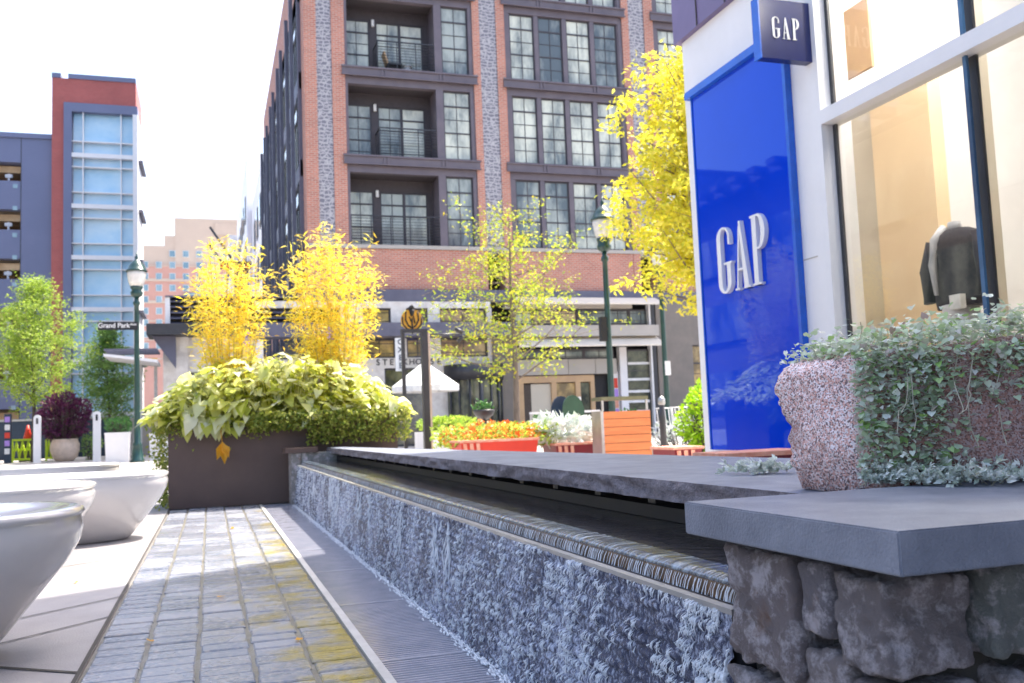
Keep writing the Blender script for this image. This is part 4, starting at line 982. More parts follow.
mb.build('wall', 'blueframe', gar)
mb = MB(); mb.box(-45, -10.73, YT + 3.5, YT + 4, 0, 17.6)
for k in range(6): mb.box(-45, -10.73, YT + .9, YT + 3.49, 17.2 - 3.0 * k, 17.6 - 3.0 * k)
mb.build('deck_soffit', 'garagein', gar)
for k in range(5): z = 17.15 - 3.0 * k; MB().box(-11.55, -11.45, YT + .95, YT + 1.05, z - 1.3, z).box(-11.7, -11.3, YT + .92, YT + 1.1, z - .25, z - .05).build('light_pole', 'white', gar)
mb = MB(); mb.box(-10.735, -10.70, YT + .285, YT + .298, 0, top); mb.build('panel_seam', 'dark', gar)
mb = MB()
for k in range(5):
    z = 16.2 - 3.0 * k; mb.box(-11.15, -10.9, YT + .29, YT + .308, z - .1, z + .15); mb.box(-11.15, -10.9, YT + .29, YT + .308, z - 1.45, z - 1.2)
mb.build('wall_plates', 'farglass', gar)
# ---- distant salmon apartment block
db = thing('salmon_apartment_block', 'distant salmon brick apartment block with a stepped buff top', 'building', (-2, 155, 0))
Y0 = 150
mb = MB(); mb.box(-12, 14, Y0, 175, 0, 27.2); mb.build('brick_wall', 'pinkbrick', db)
mb = MB(); mb.box(-12, -6.4, Y0 + .2, 175, 27.2, 30.2); mb.box(-6.399, -4.9, Y0 + .2, 175, 27.2, 31.8); mb.box(-4.899, 14, Y0 + .1, 175, 27.2, 34.6)
for k, z in enumerate((24.6, 21.2)): mb.box(-12, 14, Y0 - .12, Y0 - .002, z, z + .45)
for z in (26.9, 18.4, 15.5, 12.6): mb.box(-12, 14, Y0 - .10, Y0 - .002, z, z + .22)
mb.build('buff_stone_bands', 'buff', db)
for r in range(9):
    z = 28.4 - r * 1.78 * 1.0
    for c_ in range(9):
        x = -9.6 + c_ * 1.95
        if r > 3 and 3 <= c_ <= 5: continue
        if r == 0 and c_ < 2: continue
        o = MB().box(x, x + .92, Y0 - .08 if r else Y0 + .02, Y0 - .005 if r else Y0 + .098, z, z + 1.05).build('window', 'paper', db)
        MB().box(x + .08, x + .84, Y0 - .13 if r else Y0 - .03, Y0 - .083 if r else Y0 + .018, z + .08, z + .97).build('pane', 'farglass', o)
mb = MB(); mb.box(-3.6, 1.4, Y0 - .3, Y0 - .003, 0, 22.8); mb.build('glass_bay', 'farglass', db)
mb = MB(); mb.box(1.0, 4.2, Y0 - .1, Y0 + .098, 32.0, 33.9)
mb.build('roof_vent', 'buff', db)
# ---- building across the street (seen mirrored in the shop front)
ob = thing('terrace_building', 'long taupe terrace building across the plaza with a dark overhanging roof', 'building', (-15, 30, 0))
mb = MB(); mb.box(-24, -14.3, 6, 50, 0, 10.8); mb.build('wall', 'greywall', ob)
mb = MB(); mb.box(-24, -13.6, 5, 51, 10.81, 11.2)
for k in range(30): mb.box(-13.6, -12.9, 6 + k * 1.5, 6.6 + k * 1.5, 10.9, 11.15)
mb.build('roof', 'steelside', ob)
for z in (1, 4.2, 7.4):
    MB().box(-14.299, -14.15, 7, 49, z, z + 1.8).build('window_band', 'winB', ob)
# unseen block added behind the camera to darken stone faces turned to it
rb = thing('shade_blocker', 'unseen dark block added behind the camera to shade the near stone', 'building', (4, -4, 0))
MB().box(1.2, 14, -6.2, -1.0, 0, 4.6).build('wall', 'dark', rb); MB().box(1.1, 14.1, -6.3, -.9, 4.61, 4.85).build('roof', 'steelside', rb)
# ================================================================== CLOTHING STORE (plane x = 4.5)
XS = 4.5; YC = 7.92
gs = thing('clothing_store', 'white clothing store with tall display windows and mauve upper cladding', 'store', (8, 4, 0))
mb = MB()
mb.box(XS, XS + .35, 5.95, YC, 0, 4.45)                       # corner wall
mb.box(XS, XS + .35, -3, 5.949, 0, .42); mb.box(XS, XS + .35, -3, 5.949, 5.2, 5.6)
mb.box(XS + .351, 16, YC - .35, YC, 0, 4.45)
mb.build('white_wall', 'white', gs)
mb = MB(); mb.box(XS - .06, XS + .35, 6.05, YC + .06, 4.451, 14); mb.box(XS + .351, 16, YC - .35, YC + .06, 4.451, 14); mb.box(XS + .351, 16, 6.05, YC - .351, 5.601, 14); mb.box(XS - .06, 16, -3, 6.049, 5.601, 14); mb.build('mauve_cladding', 'purple', gs)
mb = MB()
for z in (4.95, 5.5, 6.05): mb.box(XS - .068, XS - .0605, 6.051, YC + .06, z, z + .012)
for y in (6.5, 7.0, 7.5): mb.box(XS - .069, XS - .0605, y, y + .012, 4.452, 7)
mb.build('cladding_joints', 'joint', gs)
MB().box(XS - .004, XS - .0005, 5.951, 6.26, 1.95, 1.958).build('wall_joint', 'greypanel', gs)
bp = MB(); bp.box(XS - .05, XS - .001, 6.24, 7.70, .44, 3.80); bp.build('blue_panel', 'gapblue', gs)
mb = MB(); mb.box(XS - .10, XS - .001, 6.18, 7.76, 3.801, 3.87); mb.box(XS - .06, XS - .001, 6.20, 6.239, .44, 3.80); mb.box(XS - .06, XS - .001, 7.701, 7.72, .44, 3.80)
mb.build('blue_panel_trim', 'gapedge', gs)
lets, _ = gap_word(.60, .04, (XS - .052, 7.34, 1.84), (0, -1, 0), (-1, 0, 0), .62)
for l in lets: l.build('letter', 'white', gs)
# window frames
fm = MB(); fm.box(XS - .05, XS + .12, 5.80, 5.949, .42, 5.199); fm.box(XS - .05, XS + .12, -3, 5.799, 2.93, 3.04); fm.box(XS - .05, XS + .12, -3, 5.799, .42, .50); fm.build('window_frame', 'white', gs)
for y0_, y1_, z0_, z1_ in ((5.765, 5.799, .501, 2.929), (4.40, 4.46, .501, 2.929), (4.40, 4.46, 3.041, 5.199), (5.765, 5.799, 3.041, 5.199), (2.6, 2.66, .501, 2.929)): MB().box(XS + .052, XS + .075, y0_, y1_, z0_, z1_).build('mullion', 'dark', gs)
fm = MB(); fm.box(XS + .0, XS + .019, 4.425, 4.455, .501, 2.928); fm.box(XS + .0, XS + .019, 4.425, 4.455, 3.041, 5.199); fm.build('blue_glass_fin', 'finblue', gs)
for nm_, z0, z1 in (('lower_glass', .501, 2.929), ('upper_glass', 3.041, 5.199)):
    for a, b in ((4.461, 5.764), (2.661, 4.399), (-3, 2.599)):
        MB().add([(XS + .05, a, z0), (XS + .05, b, z0), (XS + .05, b, z1), (XS + .05, a, z1)], [(3, 2, 1, 0)]).build(nm_, 'glass', gs)
# interior
mb = MB(); mb.box(XS + .36, 13, -3, YC - .36, .30, .40); mb.build('display_floor', 'store_beige', gs)
mb = MB(); mb.box(XS + .36, 13, -3, YC - .36, 5.30, 5.4); mb.build('ceiling', 'white', gs)
mb = MB(); mb.box(XS + .36, 12.59, YC - .40, YC - .361, .401, 5.29); mb.box(12.6, 13, -3, YC - .36, .401, 5.6); mb.box(XS + .36, 13, -3.3, -3.0, .401, 5.6); mb.build('inner_wall', 'white', gs)
# display partitions
def pxw(x, px, py=250): return atx(px, py, x).y
xq = 5.9
mb = MB(); mb.box(xq, xq + .08, pxw(xq, 832), pxw(xq, 884), .401, 3.6); mb.build('grey_partition', 'store_beige', gs)
mb = MB(); mb.box(xq - .05, xq + .09, pxw(xq, 884.5), pxw(xq, 945), .401, 3.75); mb.build('peach_partition', 'peach', gs)
mb = MB(); mb.box(5.4, 5.48, pxw(5.4, 995), pxw(5.4, 980), .401, 4.4); mb.build('inner_column', 'store_beige', gs)
hg = MB(); a = atx(832, 20, 5.3); b = atx(872, 66, 5.3); hg.box(5.3, 5.33, a.y, b.y, b.z, a.z); hg.build('hanging_card', 'beige', gs)
wd = MB(); wd.box(11.9, 12.0, 5.5, 7.4, 1.8, 3.6); wd.build('far_window', 'farglass', gs)
for (x, y) in ((5.3, 5.35), (5.6, 4.9), (6.6, 5.6), (6.2, 4.2), (7.4, 5.0), (5.4, 3.4)):
    o = MB().lathe(x, y, [(.06, 5.15), (.08, 5.299)], 12).build('spotlight', 'white', gs)
    em = M.get('em')
    if not em:
        em, nt, b_ = newmat('spot_bulb'); b_.inputs['Emission Color'].default_value = (1, .93, .82, 1); b_.inputs['Emission Strength'].default_value = 60; M['em'] = em
    MB().lathe(x, y, [(.05, 5.13), (.05, 5.149)], 12).build('bulb', 'em', o)
    ld = bpy.data.lights.new('spot_glow', 'POINT'); ld.energy = 20; ld.color = (1, .93, .84); ld.shadow_soft_size = .06
    lo = bpy.data.objects.new('spot_glow', ld); C.objects.link(lo); lo.parent = o; lo.location = (x - 8, y - 4, 4.95)
# blade sign
bs = thing('blade_sign', 'square navy projecting store sign with white letters high on the wall', 'sign', (4.2, 6, 3.5))
x0, x1 = 4.0, 4.46; zb, ztp = 3.44, 3.91
MB().box(x0, x1, 5.85, 5.93, zb, ztp).build('sign_box', 'gapnavy', bs)
MB().box(x0 - .012, x0 - .0005, 5.845, 5.935, zb - .005, ztp + .005).build('edge_strip', 'gapedge', bs)
MB().box(x1 + .001, 4.499, 5.87, 5.91, 3.78, 3.85).build('bracket', 'dark', bs)
lets, wd_ = gap_word(.17, .006, (x0 + .105, 5.849, 3.60), (1, 0, 0), (0, -1, 0), 1.0)
for l in lets: l.build('letter', 'white', bs)
# mannequin torso in the window
mq = thing('mannequin', 'headless mannequin in a dark jacket and pale scarf behind the shop glass', 'mannequin', (5.15, 5.3, .4))
a = atx(958, 270, 5.15); cy, cx = a.y, 5.15; zt_ = atx(958, 228, 5.15).z; zb_ = atx(958, 308, 5.15).z
hh = zt_ - zb_
mb = MB(); prof = [(.80, 0), (.86, .12), (.84, .3), (.88, .5), (.98, .68), (1.0, .82), (.86, .92), (.5, .985), (.28, 1.0)]
vs = []; n = 20; wY = .25
for r, z in prof:
    for k in range(n): t = 2 * math.pi * k / n; vs.append((cx + .13 * r * math.cos(t), cy + wY * r * math.sin(t) * (1 + .02 * math.sin(5 * t)), zb_ + hh * z))
mb.add(vs, [(i * n + k, i * n + (k + 1) % n, (i + 1) * n + (k + 1) % n, (i + 1) * n + k) for i in range(len(prof) - 1) for k in range(n)] + [tuple(range(n)), tuple((len(prof) - 1) * n + k for k in range(n))], True)
mb.build('jacket', 'jacket', mq)
for sgn in (-1, 1): MB().tube([(cx, cy + sgn * .20, zt_ - .07), (cx - .03, cy + sgn * .265, zt_ - .28), (cx - .05, cy + sgn * .24, zb_ + .06)], [.065, .058, .045], 10).build('sleeve', 'jacket', mq)
MB().tube([(cx - .05, cy + .05, zt_ + .02), (cx - .125, cy + .07, zt_ - .08), (cx - .14, cy + .09, zt_ - .25), (cx - .135, cy + .08, zb_ + .1)], [.03, .035, .03, .015], 8).build('scarf', 'shirt', mq)
MB().tube([(cx, cy, .42), (cx, cy, zb_ + .02)], [.09, .13], 12).build('stand', 'shirt', mq); MB().tube([(cx, cy, zt_ - .01), (cx, cy, zt_ + .05)], [.05, .045], 10).build('neck', 'shirt', mq)
cup = atx(955, 303, 5.0); single('white_pouch', MB().box(5.0, 5.05, cup.y - .05, cup.y + .05, cup.z - .04, cup.z + .06), 'paper', 'small white pouch hanging at the mannequin hem', 'pouch', tuple(cup))
# ================================================================== PLAZA MIDDLE GROUND
def trough(label, a, b, Y, mat, z0=0, depth=.55):
    t = thing('flower_trough', label, 'planter', ((a.x + b.x) / 2, Y, 0), 'painted flower troughs behind the fountain')
    z = (a.z + b.z) / 2; x0, x1 = a.x, b.x
    mb = MB(); tp = .06
    mb.add([(x0 + tp, Y + tp, 0), (x1 - tp, Y + tp, 0), (x1 - tp, Y + depth, 0), (x0 + tp, Y + depth, 0), (x0, Y, z - .03), (x1, Y, z - .03), (x1, Y + depth, z - .03), (x0, Y + depth, z - .03)], [(0, 3, 2, 1), (0, 1, 5, 4), (1, 2, 6, 5), (2, 3, 7, 6), (3, 0, 4, 7), (4, 5, 6, 7)])
    mb.build('trough_body', mat, t)
    MB().box(x0 - .02, x1 + .02, Y - .02, Y + depth + .02, z - .03, z).build('rim', 'salmon', t)
    mb = MB()
    for k in range(3): mb.add([(x0 + .02 + k * .09, Y - .024, z - .04), (x0 + .07 + k * .09, Y - .024, z - .04), (x0 + .10 + k * .09, Y + .02, z - .25), (x0 + .05 + k * .09, Y + .02, z - .25)], [(3, 2, 1, 0)])
    mb.build('painted_marks', 'salmon', t)
    return t
trough('bright red flower trough filled with marigolds', aty(461, 439.5, 12), aty(538, 439, 12), 12, 'red')
trough('maroon flower trough filled with silvery foliage', aty(546, 442, 12.4), aty(622, 441, 12.4), 12.0, 'maroon')
trough('small maroon trough between the black post and the blue panel', aty(674, 446, 9.5), aty(702, 447, 9.5), 9.5, 'maroon')
trough('maroon trough under the glossy blue panel', Vector((3.25, 5.3, .50)), Vector((3.92, 5.3, .50)), 5.45, 'maroon', depth=.4)
def bush(name, label, cat, box, n, leaf, mat, ratio=.5, stem=True, seed=None, stemh=None):
    (x0, x1), (y0, y1), (z0, z1) = box; t = thing(name, label, cat, ((x0 + x1) / 2, (y0 + y1) / 2, z0)); mb = MB(); ms = MB()
    for i in range(n):
        while True:
            a, b, c = U(-1, 1), U(-1, 1), U(-1, 1)
            r = abs(a) ** 2.5 + abs(b) ** 2.5 + abs(c) ** 2.5
            if r < 1.0 and r > .25 * rnd(): break
        p = Vector(((x0 + x1) / 2 + a * (x1 - x0) / 2, (y0 + y1) / 2 + b * (y1 - y0) / 2, (z0 + z1) / 2 + c * (z1 - z0) / 2))
        p += Vector((noise.noise(p * 3), noise.noise(p * 3 + Vector((5, 0, 0))), noise.noise(p * 3 + Vector((0, 7, 0))))) * (z1 - z0) * .16
        L = leaf * U(.6, 1.3); mb.leaf(p, Vector((a + U(-.7, .7), b + U(-.7, .7), c + U(-.3, .9))), L, L * ratio, .15, .15)
        if stem and i % 12 == 0: ms.tube([(p.x, p.y, p.z), ((p.x + (x0 + x1) / 2) / 2, (p.y + (y0 + y1) / 2) / 2, z0 - .02)], .004 + leaf * .03, 4, False)
    mb.build('foliage', mat, t)['kind'] = 'stuff'
    if stem: ms.build('stems', 'barkd', t)['kind'] = 'stuff'
    return t
t = bush('marigold_bed', 'bed of orange, red and yellow marigolds beyond the fountain', 'flowers', ((3.15, 4.6), (12.1, 13.6), (.42, .76)), 950, .075, 'l_flo', .9, False)
mb = MB()
for i in range(1500): mb.leaf(Vector((U(3.1, 4.6), U(12.1, 13.6), U(.42, .74))), Vector((U(-1, 1), U(-1, 1), U(0, 1))), .09, .045)
mb.build('green_leaves', 'l_grn', t)['kind'] = 'stuff'
bush('silver_cabbage_bed', 'mound of silvery white-green leaves behind the maroon trough', 'plant', ((4.4, 5.25), (12.1, 12.9), (.44, .78)), 420, .16, 'l_sil', .6, False)
bush('lime_shrub', 'vivid lime-green shrub beside the glossy blue panel', 'shrub', ((6.0, 6.75), (10.5, 11.4), (.2, 1.2)), 2200, .08, 'l_brt', .55)
bush('white_flowering_plant', 'pale flowering plants between the orange bin and the lime shrub', 'plant', ((6.9, 8.3), (13.6, 14.4), (.1, .72)), 900, .08, 'l_sil', .4)
bush('small_shrub', 'small green shrub right behind the orange slatted bin', 'shrub', ((7.62, 8.2), (16.5, 17), (.25, .95)), 350, .08, 'l_box', .6)
# orange slatted bin
ob_ = thing('litter_bin', 'orange slatted litter bin enclosure with an olive roof', 'litter bin', (5.15, 11.2, 0))
x0, x1, z1 = xof(604, 11, 430), xof(651, 11, 430), .86
mb = MB(); k = 0; z = .04
while z < z1 - .02: mb.box(x0, x1, 11.0, 11.03, z, min(z1, z + .098)); z += .104
mb.build('slats', 'orange', ob_); MB().box(x0 - .04, x0 - .002, 10.99, 11.3, .02, z1 + .01).build('side_panel', 'silver', ob_)
MB().box(x0, x1, 11.035, 11.3, .02, z1 - .02).build('inner_body', 'dark', ob_)
MB().box(x0 - .03, x1 - .03, 10.98, 11.3, 1.005, 1.05).build('roof', 'olive', ob_)
for px_ in (x0 - .02, x1 - .06): MB().box(px_, px_ + .025, 10.985, 11.01, z1 + .011, 1.004).build('roof_post', 'silver', ob_)
# black post right of bin
bp_ = aty(662, 410, 13); t = thing('parking_post', 'slim black post with a silver head right of the orange bin', 'post', (bp_.x, 13, 0))
MB().lathe(bp_.x, 13, [(.05, 0), (.05, .75), (.04, .95)], 10).build('shaft', 'dark', t); MB().lathe(bp_.x, 13, [(.045, .951), (.06, .98), (.055, 1.05), (.02, 1.09)], 10).build('head', 'silver', t)
# portal sign with round emblem
ps = thing('portal_sign', 'tall black portal sign frame topped by a round yellow emblem', 'sign', (3.0, 14, 0))
a = aty(421, 333, 14); b = aty(427, 333, 14); l = aty(401, 333, 14); ztop = a.z
MB().box(a.x, b.x, 13.95, 14.07, 0, ztop).build('main_post', 'dark', ps); MB().box(b.x + .001, b.x + .035, 13.96, 14.06, 0, ztop).build('side_trim', 'tp', ps)
MB().box(l.x, l.x + .05, 13.97, 14.03, 0, ztop - .001).build('thin_post', 'dark', ps); MB().box(l.x, b.x, 13.96, 14.06, ztop + .001, ztop + .06).build('top_bar', 'dark', ps)
MB().add([(l.x + .051, 14, .8), (a.x - .001, 14, .8), (a.x - .001, 14, ztop - .05), (l.x + .051, 14, ztop - .05)], [(0, 1, 2, 3)]).build('glass_panel', 'glass', ps)
r0 = aty(478, 336, 14); MB().tube([(b.x, 14.0, ztop - .02), (b.x + .55, 14.0, ztop - .02)], .012, 6).build('arm', 'dark', ps)
MB().tube([(b.x + .45, 13.98, ztop + .06), (b.x + .56, 13.94, ztop - .01)], .035, 8).build('spotlight', 'dark', ps)
MB().tube([(b.x + .56, 13.94, ztop - .06), (b.x + .48, 13.98, ztop - .15)], .03, 8).build('spotlight', 'dark', ps)
e = aty(412, 320, 13.98); mb = MB(); er = .17
def disc(mb, c, r, y0, y1, n=28, r0=0):
    mb.add([(c.x + r * math.cos(2 * math.pi * k / n), y, c.z + r * math.sin(2 * math.pi * k / n)) for y in (y0, y1) for k in range(n)], [tuple(range(n)), tuple(reversed(range(n, 2 * n)))] + [(k, k + n, (k + 1) % n + n, (k + 1) % n) for k in range(n)])
disc(mb, e, er, 13.985, 14.015); mb.build('emblem_disc', 'yellowp', ps)
mb = MB(); pts = lambda l_: [(e.x + u * er, 13.975, e.z + v * er) for u, v in l_]
for l_ in ([(-.9, .3), (-.85, -.4), (-.5, -.8), (-.1, -.95)], [(-.55, .75), (-.6, 0), (-.35, -.5), (0, -.75)], [(.55, .75), (.6, 0), (.35, -.5), (0, -.75)], [(.9, .3), (.85, -.4), (.5, -.8), (.1, -.95)], [(-.25, .3), (-.1, -.1), (.15, .35), (.25, -.3)], [(0, .1), (0, -.95), (0, -1.3)]):
    mb.tube(pts(l_), .012, 6)
mb.build('emblem_strokes', 'darker', ps)
mb = MB(); mb.tube(pts([(-.35, .95), (0, 1.2), (.3, .9)]), [.02, .05, .015], 8); mb.tube(pts([(0, .95), (0, .35)]), [.05, .02], 8); mb.build('emblem_flame', 'darker', ps)
# vertical banner left of the portal
vb = thing('vertical_banner', 'narrow white vertical banner with dark letters left of the portal sign', 'banner', (4, 30, 3.4))
a = aty(395, 338, 30); b = aty(405, 371, 30)
MB().box(a.x, b.x, 30, 30.04, b.z, a.z).build('banner_face', 'paper', vb)
for i, chh in enumerate('CXEE'): text('letter', chh, .26, 'navy', vb, facing(((a.x + b.x) / 2 + (0.02), 29.985, a.z - .14 - i * .26)), .004)
# patio umbrella
pu = aty(445, 388, 28); t = thing('patio_umbrella', 'white patio umbrella before the revolving door', 'umbrella', (6.0, 28, PV))
cxu = xof(425, 28, 380); zt2 = aty(425, 366, 28).z; ze = aty(425, 388, 28).z
mb = MB(); n = 8; R_ = 1.1; vs = [(cxu, 28, zt2 + .15)]
for k in range(n): aa = 2 * math.pi * k / n + .2; vs.append((cxu + R_ * math.cos(aa), 28 + R_ * math.sin(aa), ze + .05))
for k in range(n): aa = 2 * math.pi * k / n + .2; vs.append((cxu + R_ * math.cos(aa), 28 + R_ * math.sin(aa), ze - .12))
mb.add(vs, [(0, 1 + k, 1 + (k + 1) % n) for k in range(n)] + [(1 + k, 1 + k + n, 1 + (k + 1) % n + n, 1 + (k + 1) % n) for k in range(n)]); mb.build('canopy', 'paper', t)
MB().tube([(cxu, 28, PV), (cxu, 28, zt2)], .03, 8).build('pole', 'silver', t)
# hedge and white planter wall
hp = thing('hedge_planter', 'low white planter wall with a clipped green hedge before the steakhouse', 'planter', (6.0, 22, 0))
x0, x1 = xof(424, 20, 430), xof(480, 20, 430); MB().box(x0, x1, 20, 21, 0, aty(450, 431, 20).z).build('planter_wall', 'white', hp)
bush('clipped_hedge', 'clipped green hedge on the low white planter wall', 'hedge', ((x0, x1 + .1), (20.05, 20.9), (aty(450, 432, 20).z, aty(450, 418, 20).z)), 1500, .09, 'l_grn', .6)
x0, x1 = xof(532, 25, 420), xof(560, 25, 420)
bush('clipped_hedge', 'small dark green hedge right of the young tree trunk', 'hedge', ((x0, x1), (24.5, 25.3), (.35, 1.05)), 600, .09, 'l_box', .6)
mb = MB(); x0, x1 = xof(480, 15, 425), xof(508, 15, 425); ct = thing('orange_crate', 'orange slatted crate behind the marigolds', 'crate', ((x0 + x1) / 2, 15, 0))
for k in range(5): mb.box(x0, x1, 15, 15.03, .02 + k * .14, .145 + k * .14); mb.box(x0, x1, 15.5, 15.53, .02 + k * .14, .145 + k * .14)
mb.build('slats', 'orange', ct); mb = MB(); mb.box(x0, x0 + .04, 15.031, 15.499, 0, .72); mb.box(x1 - .04, x1, 15.031, 15.499, 0, .72); mb.build('end_panels', 'orange', ct)
u0 = aty(484, 412, 16); t = thing('urn_planter', 'black bowl planter on a slim stand behind the marigolds', 'urn', (u0.x, 16, 0))
MB().tube([(u0.x, 16, 0), (u0.x, 16, u0.z - .12)], .03, 8).build('stand', 'dark', t); MB().lathe(u0.x, 16, [(.05, u0.z - .14), (.16, u0.z - .06), (.20, u0.z + .02), (.19, u0.z + .04)], 14).build('bowl', 'dark', t)
mb = MB()
for i in range(120): mb.leaf(Vector((u0.x + random.gauss(0, .08), 16 + random.gauss(0, .08), u0.z + .04 + abs(random.gauss(0, .06)))), Vector((U(-1, 1), U(-1, 1), U(0, 1))), .08, .04)
mb.build('foliage', 'l_box', t)
# cafe chairs with oval backs + table
def cafe_chair(x, y, label, mat, g='oval-backed cafe chairs beyond the fountain'):
    t = thing('cafe_chair', label, 'chair', (x, y, PV), g); z = PV
    vs = []; n = 20
    for yy in (y - .02, y + .02):
        for k in range(n): a = 2 * math.pi * k / n; vs.append((x + .19 * math.cos(a), yy + .03 * math.sin(a), z + .80 + .27 * math.sin(a)))
    MB().add(vs, [tuple(range(n)), tuple(reversed(range(n, 2 * n)))] + [(k, k + n, (k + 1) % n + n, (k + 1) % n) for k in range(n)]).build('backrest', mat, t)
    MB().lathe(x, y + .22, [(.20, z + .44), (.22, z + .47), (.20, z + .485)], 16).build('seat', mat, t)
    for lx, ly in ((-.15, .08), (.15, .08), (-.15, .38), (.15, .38)): MB().tube([(x + lx * 1.15, y + ly, z), (x + lx, y + ly, z + .44)], .012, 6).build('leg', 'silver', t)
    return t
cafe_chair(xof(562, 14.6, 415), 14.6, 'navy oval-backed cafe chair behind the silvery foliage', 'navy')
cafe_chair(xof(573.5, 14.3, 413), 14.3, 'dark green oval-backed cafe chair beside the navy one', 'dkgreen')
a = aty(571, 397, 21); b = aty(582, 420, 21); t = thing('menu_board', 'white upright menu board behind the oval-backed chairs', 'board', ((a.x + b.x) / 2, 21, PV))
MB().box(a.x, b.x, 21, 21.05, b.z, a.z).build('board_face', 'paper', t); MB().box(a.x + .08, a.x + .12, 21.01, 21.04, PV, b.z - .001).build('leg', 'silver', t); MB().box(b.x - .12, b.x - .08, 21.01, 21.04, PV, b.z - .001).build('leg', 'silver', t)
rl = thing('terrace_rail', 'low pale rail running behind the chairs and the orange bin', 'railing', (9, 20.5, PV))
x0, x1 = xof(530, 20.5, 415), xof(600, 20.5, 415); zr = aty(565, 411, 20.5).z; MB().box(x0, x1, 20.48, 20.54, zr - .05, zr).build('top_rail', 'white', rl)
for k in range(5): xx = x0 + (x1 - x0 - .05) * k / 4; MB().box(xx, xx + .04, 20.49, 20.53, PV, zr - .051).build('post', 'silver', rl)
def wire_chair(x, y, label):
    t = thing('metal_chair', label, 'chair', (x, y, PV), 'pale metal chairs left of the lime shrub'); z = PV; mb = MB()
    for k in range(5): mb.tube([(x - .2 + .1 * k, y + .4, z + .45), (x - .2 + .1 * k, y + .46, z + .85)], .010, 5)
    mb.tube([(x - .22, y + .46, z + .86), (x + .22, y + .46, z + .86)], .014, 6); mb.build('backrest', 'white', t)
    MB().box(x - .22, x + .22, y, y + .42, z + .43, z + .45).build('seat', 'white', t)
    for lx, ly in ((-.2, .02), (.2, .02), (-.2, .4), (.2, .4)): MB().tube([(x + lx, y + ly, z), (x + lx, y + ly, z + .43)], .012, 5).build('leg', 'white', t)
wire_chair(xof(675, 19, 430), 19, 'pale metal chair nearest the orange bin'); wire_chair(xof(690, 18.3, 430), 18.3, 'pale metal chair nearest the lime shrub')
# ================================================================== LEFT MIDDLE GROUND
def bollard(x, y, label):
    t = thing('bollard', label, 'bollard', (x, y, PV), 'white bollards left of the street lamp'); h = 1.5
    mb = MB(); n = 10; w = .105; th = .05; prof = [(-w, 0), (w, 0), (w, h - w)] + [(w * math.cos(a), h - w + w * math.sin(a)) for a in [math.pi * k / n for k in range(1, n)]] + [(-w, h - w)]
    m = len(prof); mb.add([(x + u, y - th, PV + v) for u, v in prof] + [(x + u, y + th, PV + v) for u, v in prof], [tuple(range(m)), tuple(reversed(range(m, 2 * m)))] + [(k, k + m, (k + 1) % m + m, (k + 1) % m) for k in range(m)])
    mb.build('post', 'white', t); MB().box(x - .03, x + .03, y - th - .01, y - th - .001, PV + h - .28, PV + h - .1).build('slot', 'darker', t)
bollard(-5.15, 32.4, 'white bollard in front of the chartreuse racks'); bollard(-3.2, 30.2, 'white bollard between the round pot and the square planter')
def rack(x, y, label, w=1.0):
    t = thing('barricade', label, 'barricade', (x, y, PV), 'chartreuse lattice barricades'); z = PV; h = .78
    mb = MB(); mb.box(x, x + w, y, y + .04, z + h - .07, z + h); mb.box(x, x + w, y, y + .04, z + .06, z + .13); mb.box(x, x + .06, y + .001, y + .041, z, z + h - .071); mb.box(x + w - .06, x + w, y + .001, y + .041, z, z + h - .071); mb.build('frame', 'chart', t)
    mb = MB(); k = 4
    for i in range(k):
        a = x + .06 + (w - .12) * i / k; b = x + .06 + (w - .12) * (i + 1) / k
        mb.tube([(a, y + .02, z + .13), ((a + b) / 2, y + .02, z + h - .08)], .026, 4); mb.tube([((a + b) / 2, y + .02, z + h - .08), (b, y + .02, z + .13)], .026, 4)
    mb.box(x + .06, x + w - .06, y + .045, y + .06, z + .38, z + .46)
    mb.build('lattice', 'chart', t)
rack(-6.35, 35, 'chartreuse lattice barricade left of the first white bollard', .85); rack(-5.35, 35.2, 'chartreuse lattice barricade right of the first white bollard', .55)
t = thing('traffic_cone', 'small red-orange cone behind the left chartreuse barricade', 'cone', (-5.95, 35.6, PV)); MB().box(-6.2, -5.7, 35.45, 35.75, PV, PV + .75).build('base', 'dark', t); MB().lathe(-5.95, 35.6, [(.16, PV + .751), (.03, PV + 1.25)], 14).build('cone', 'red', t)
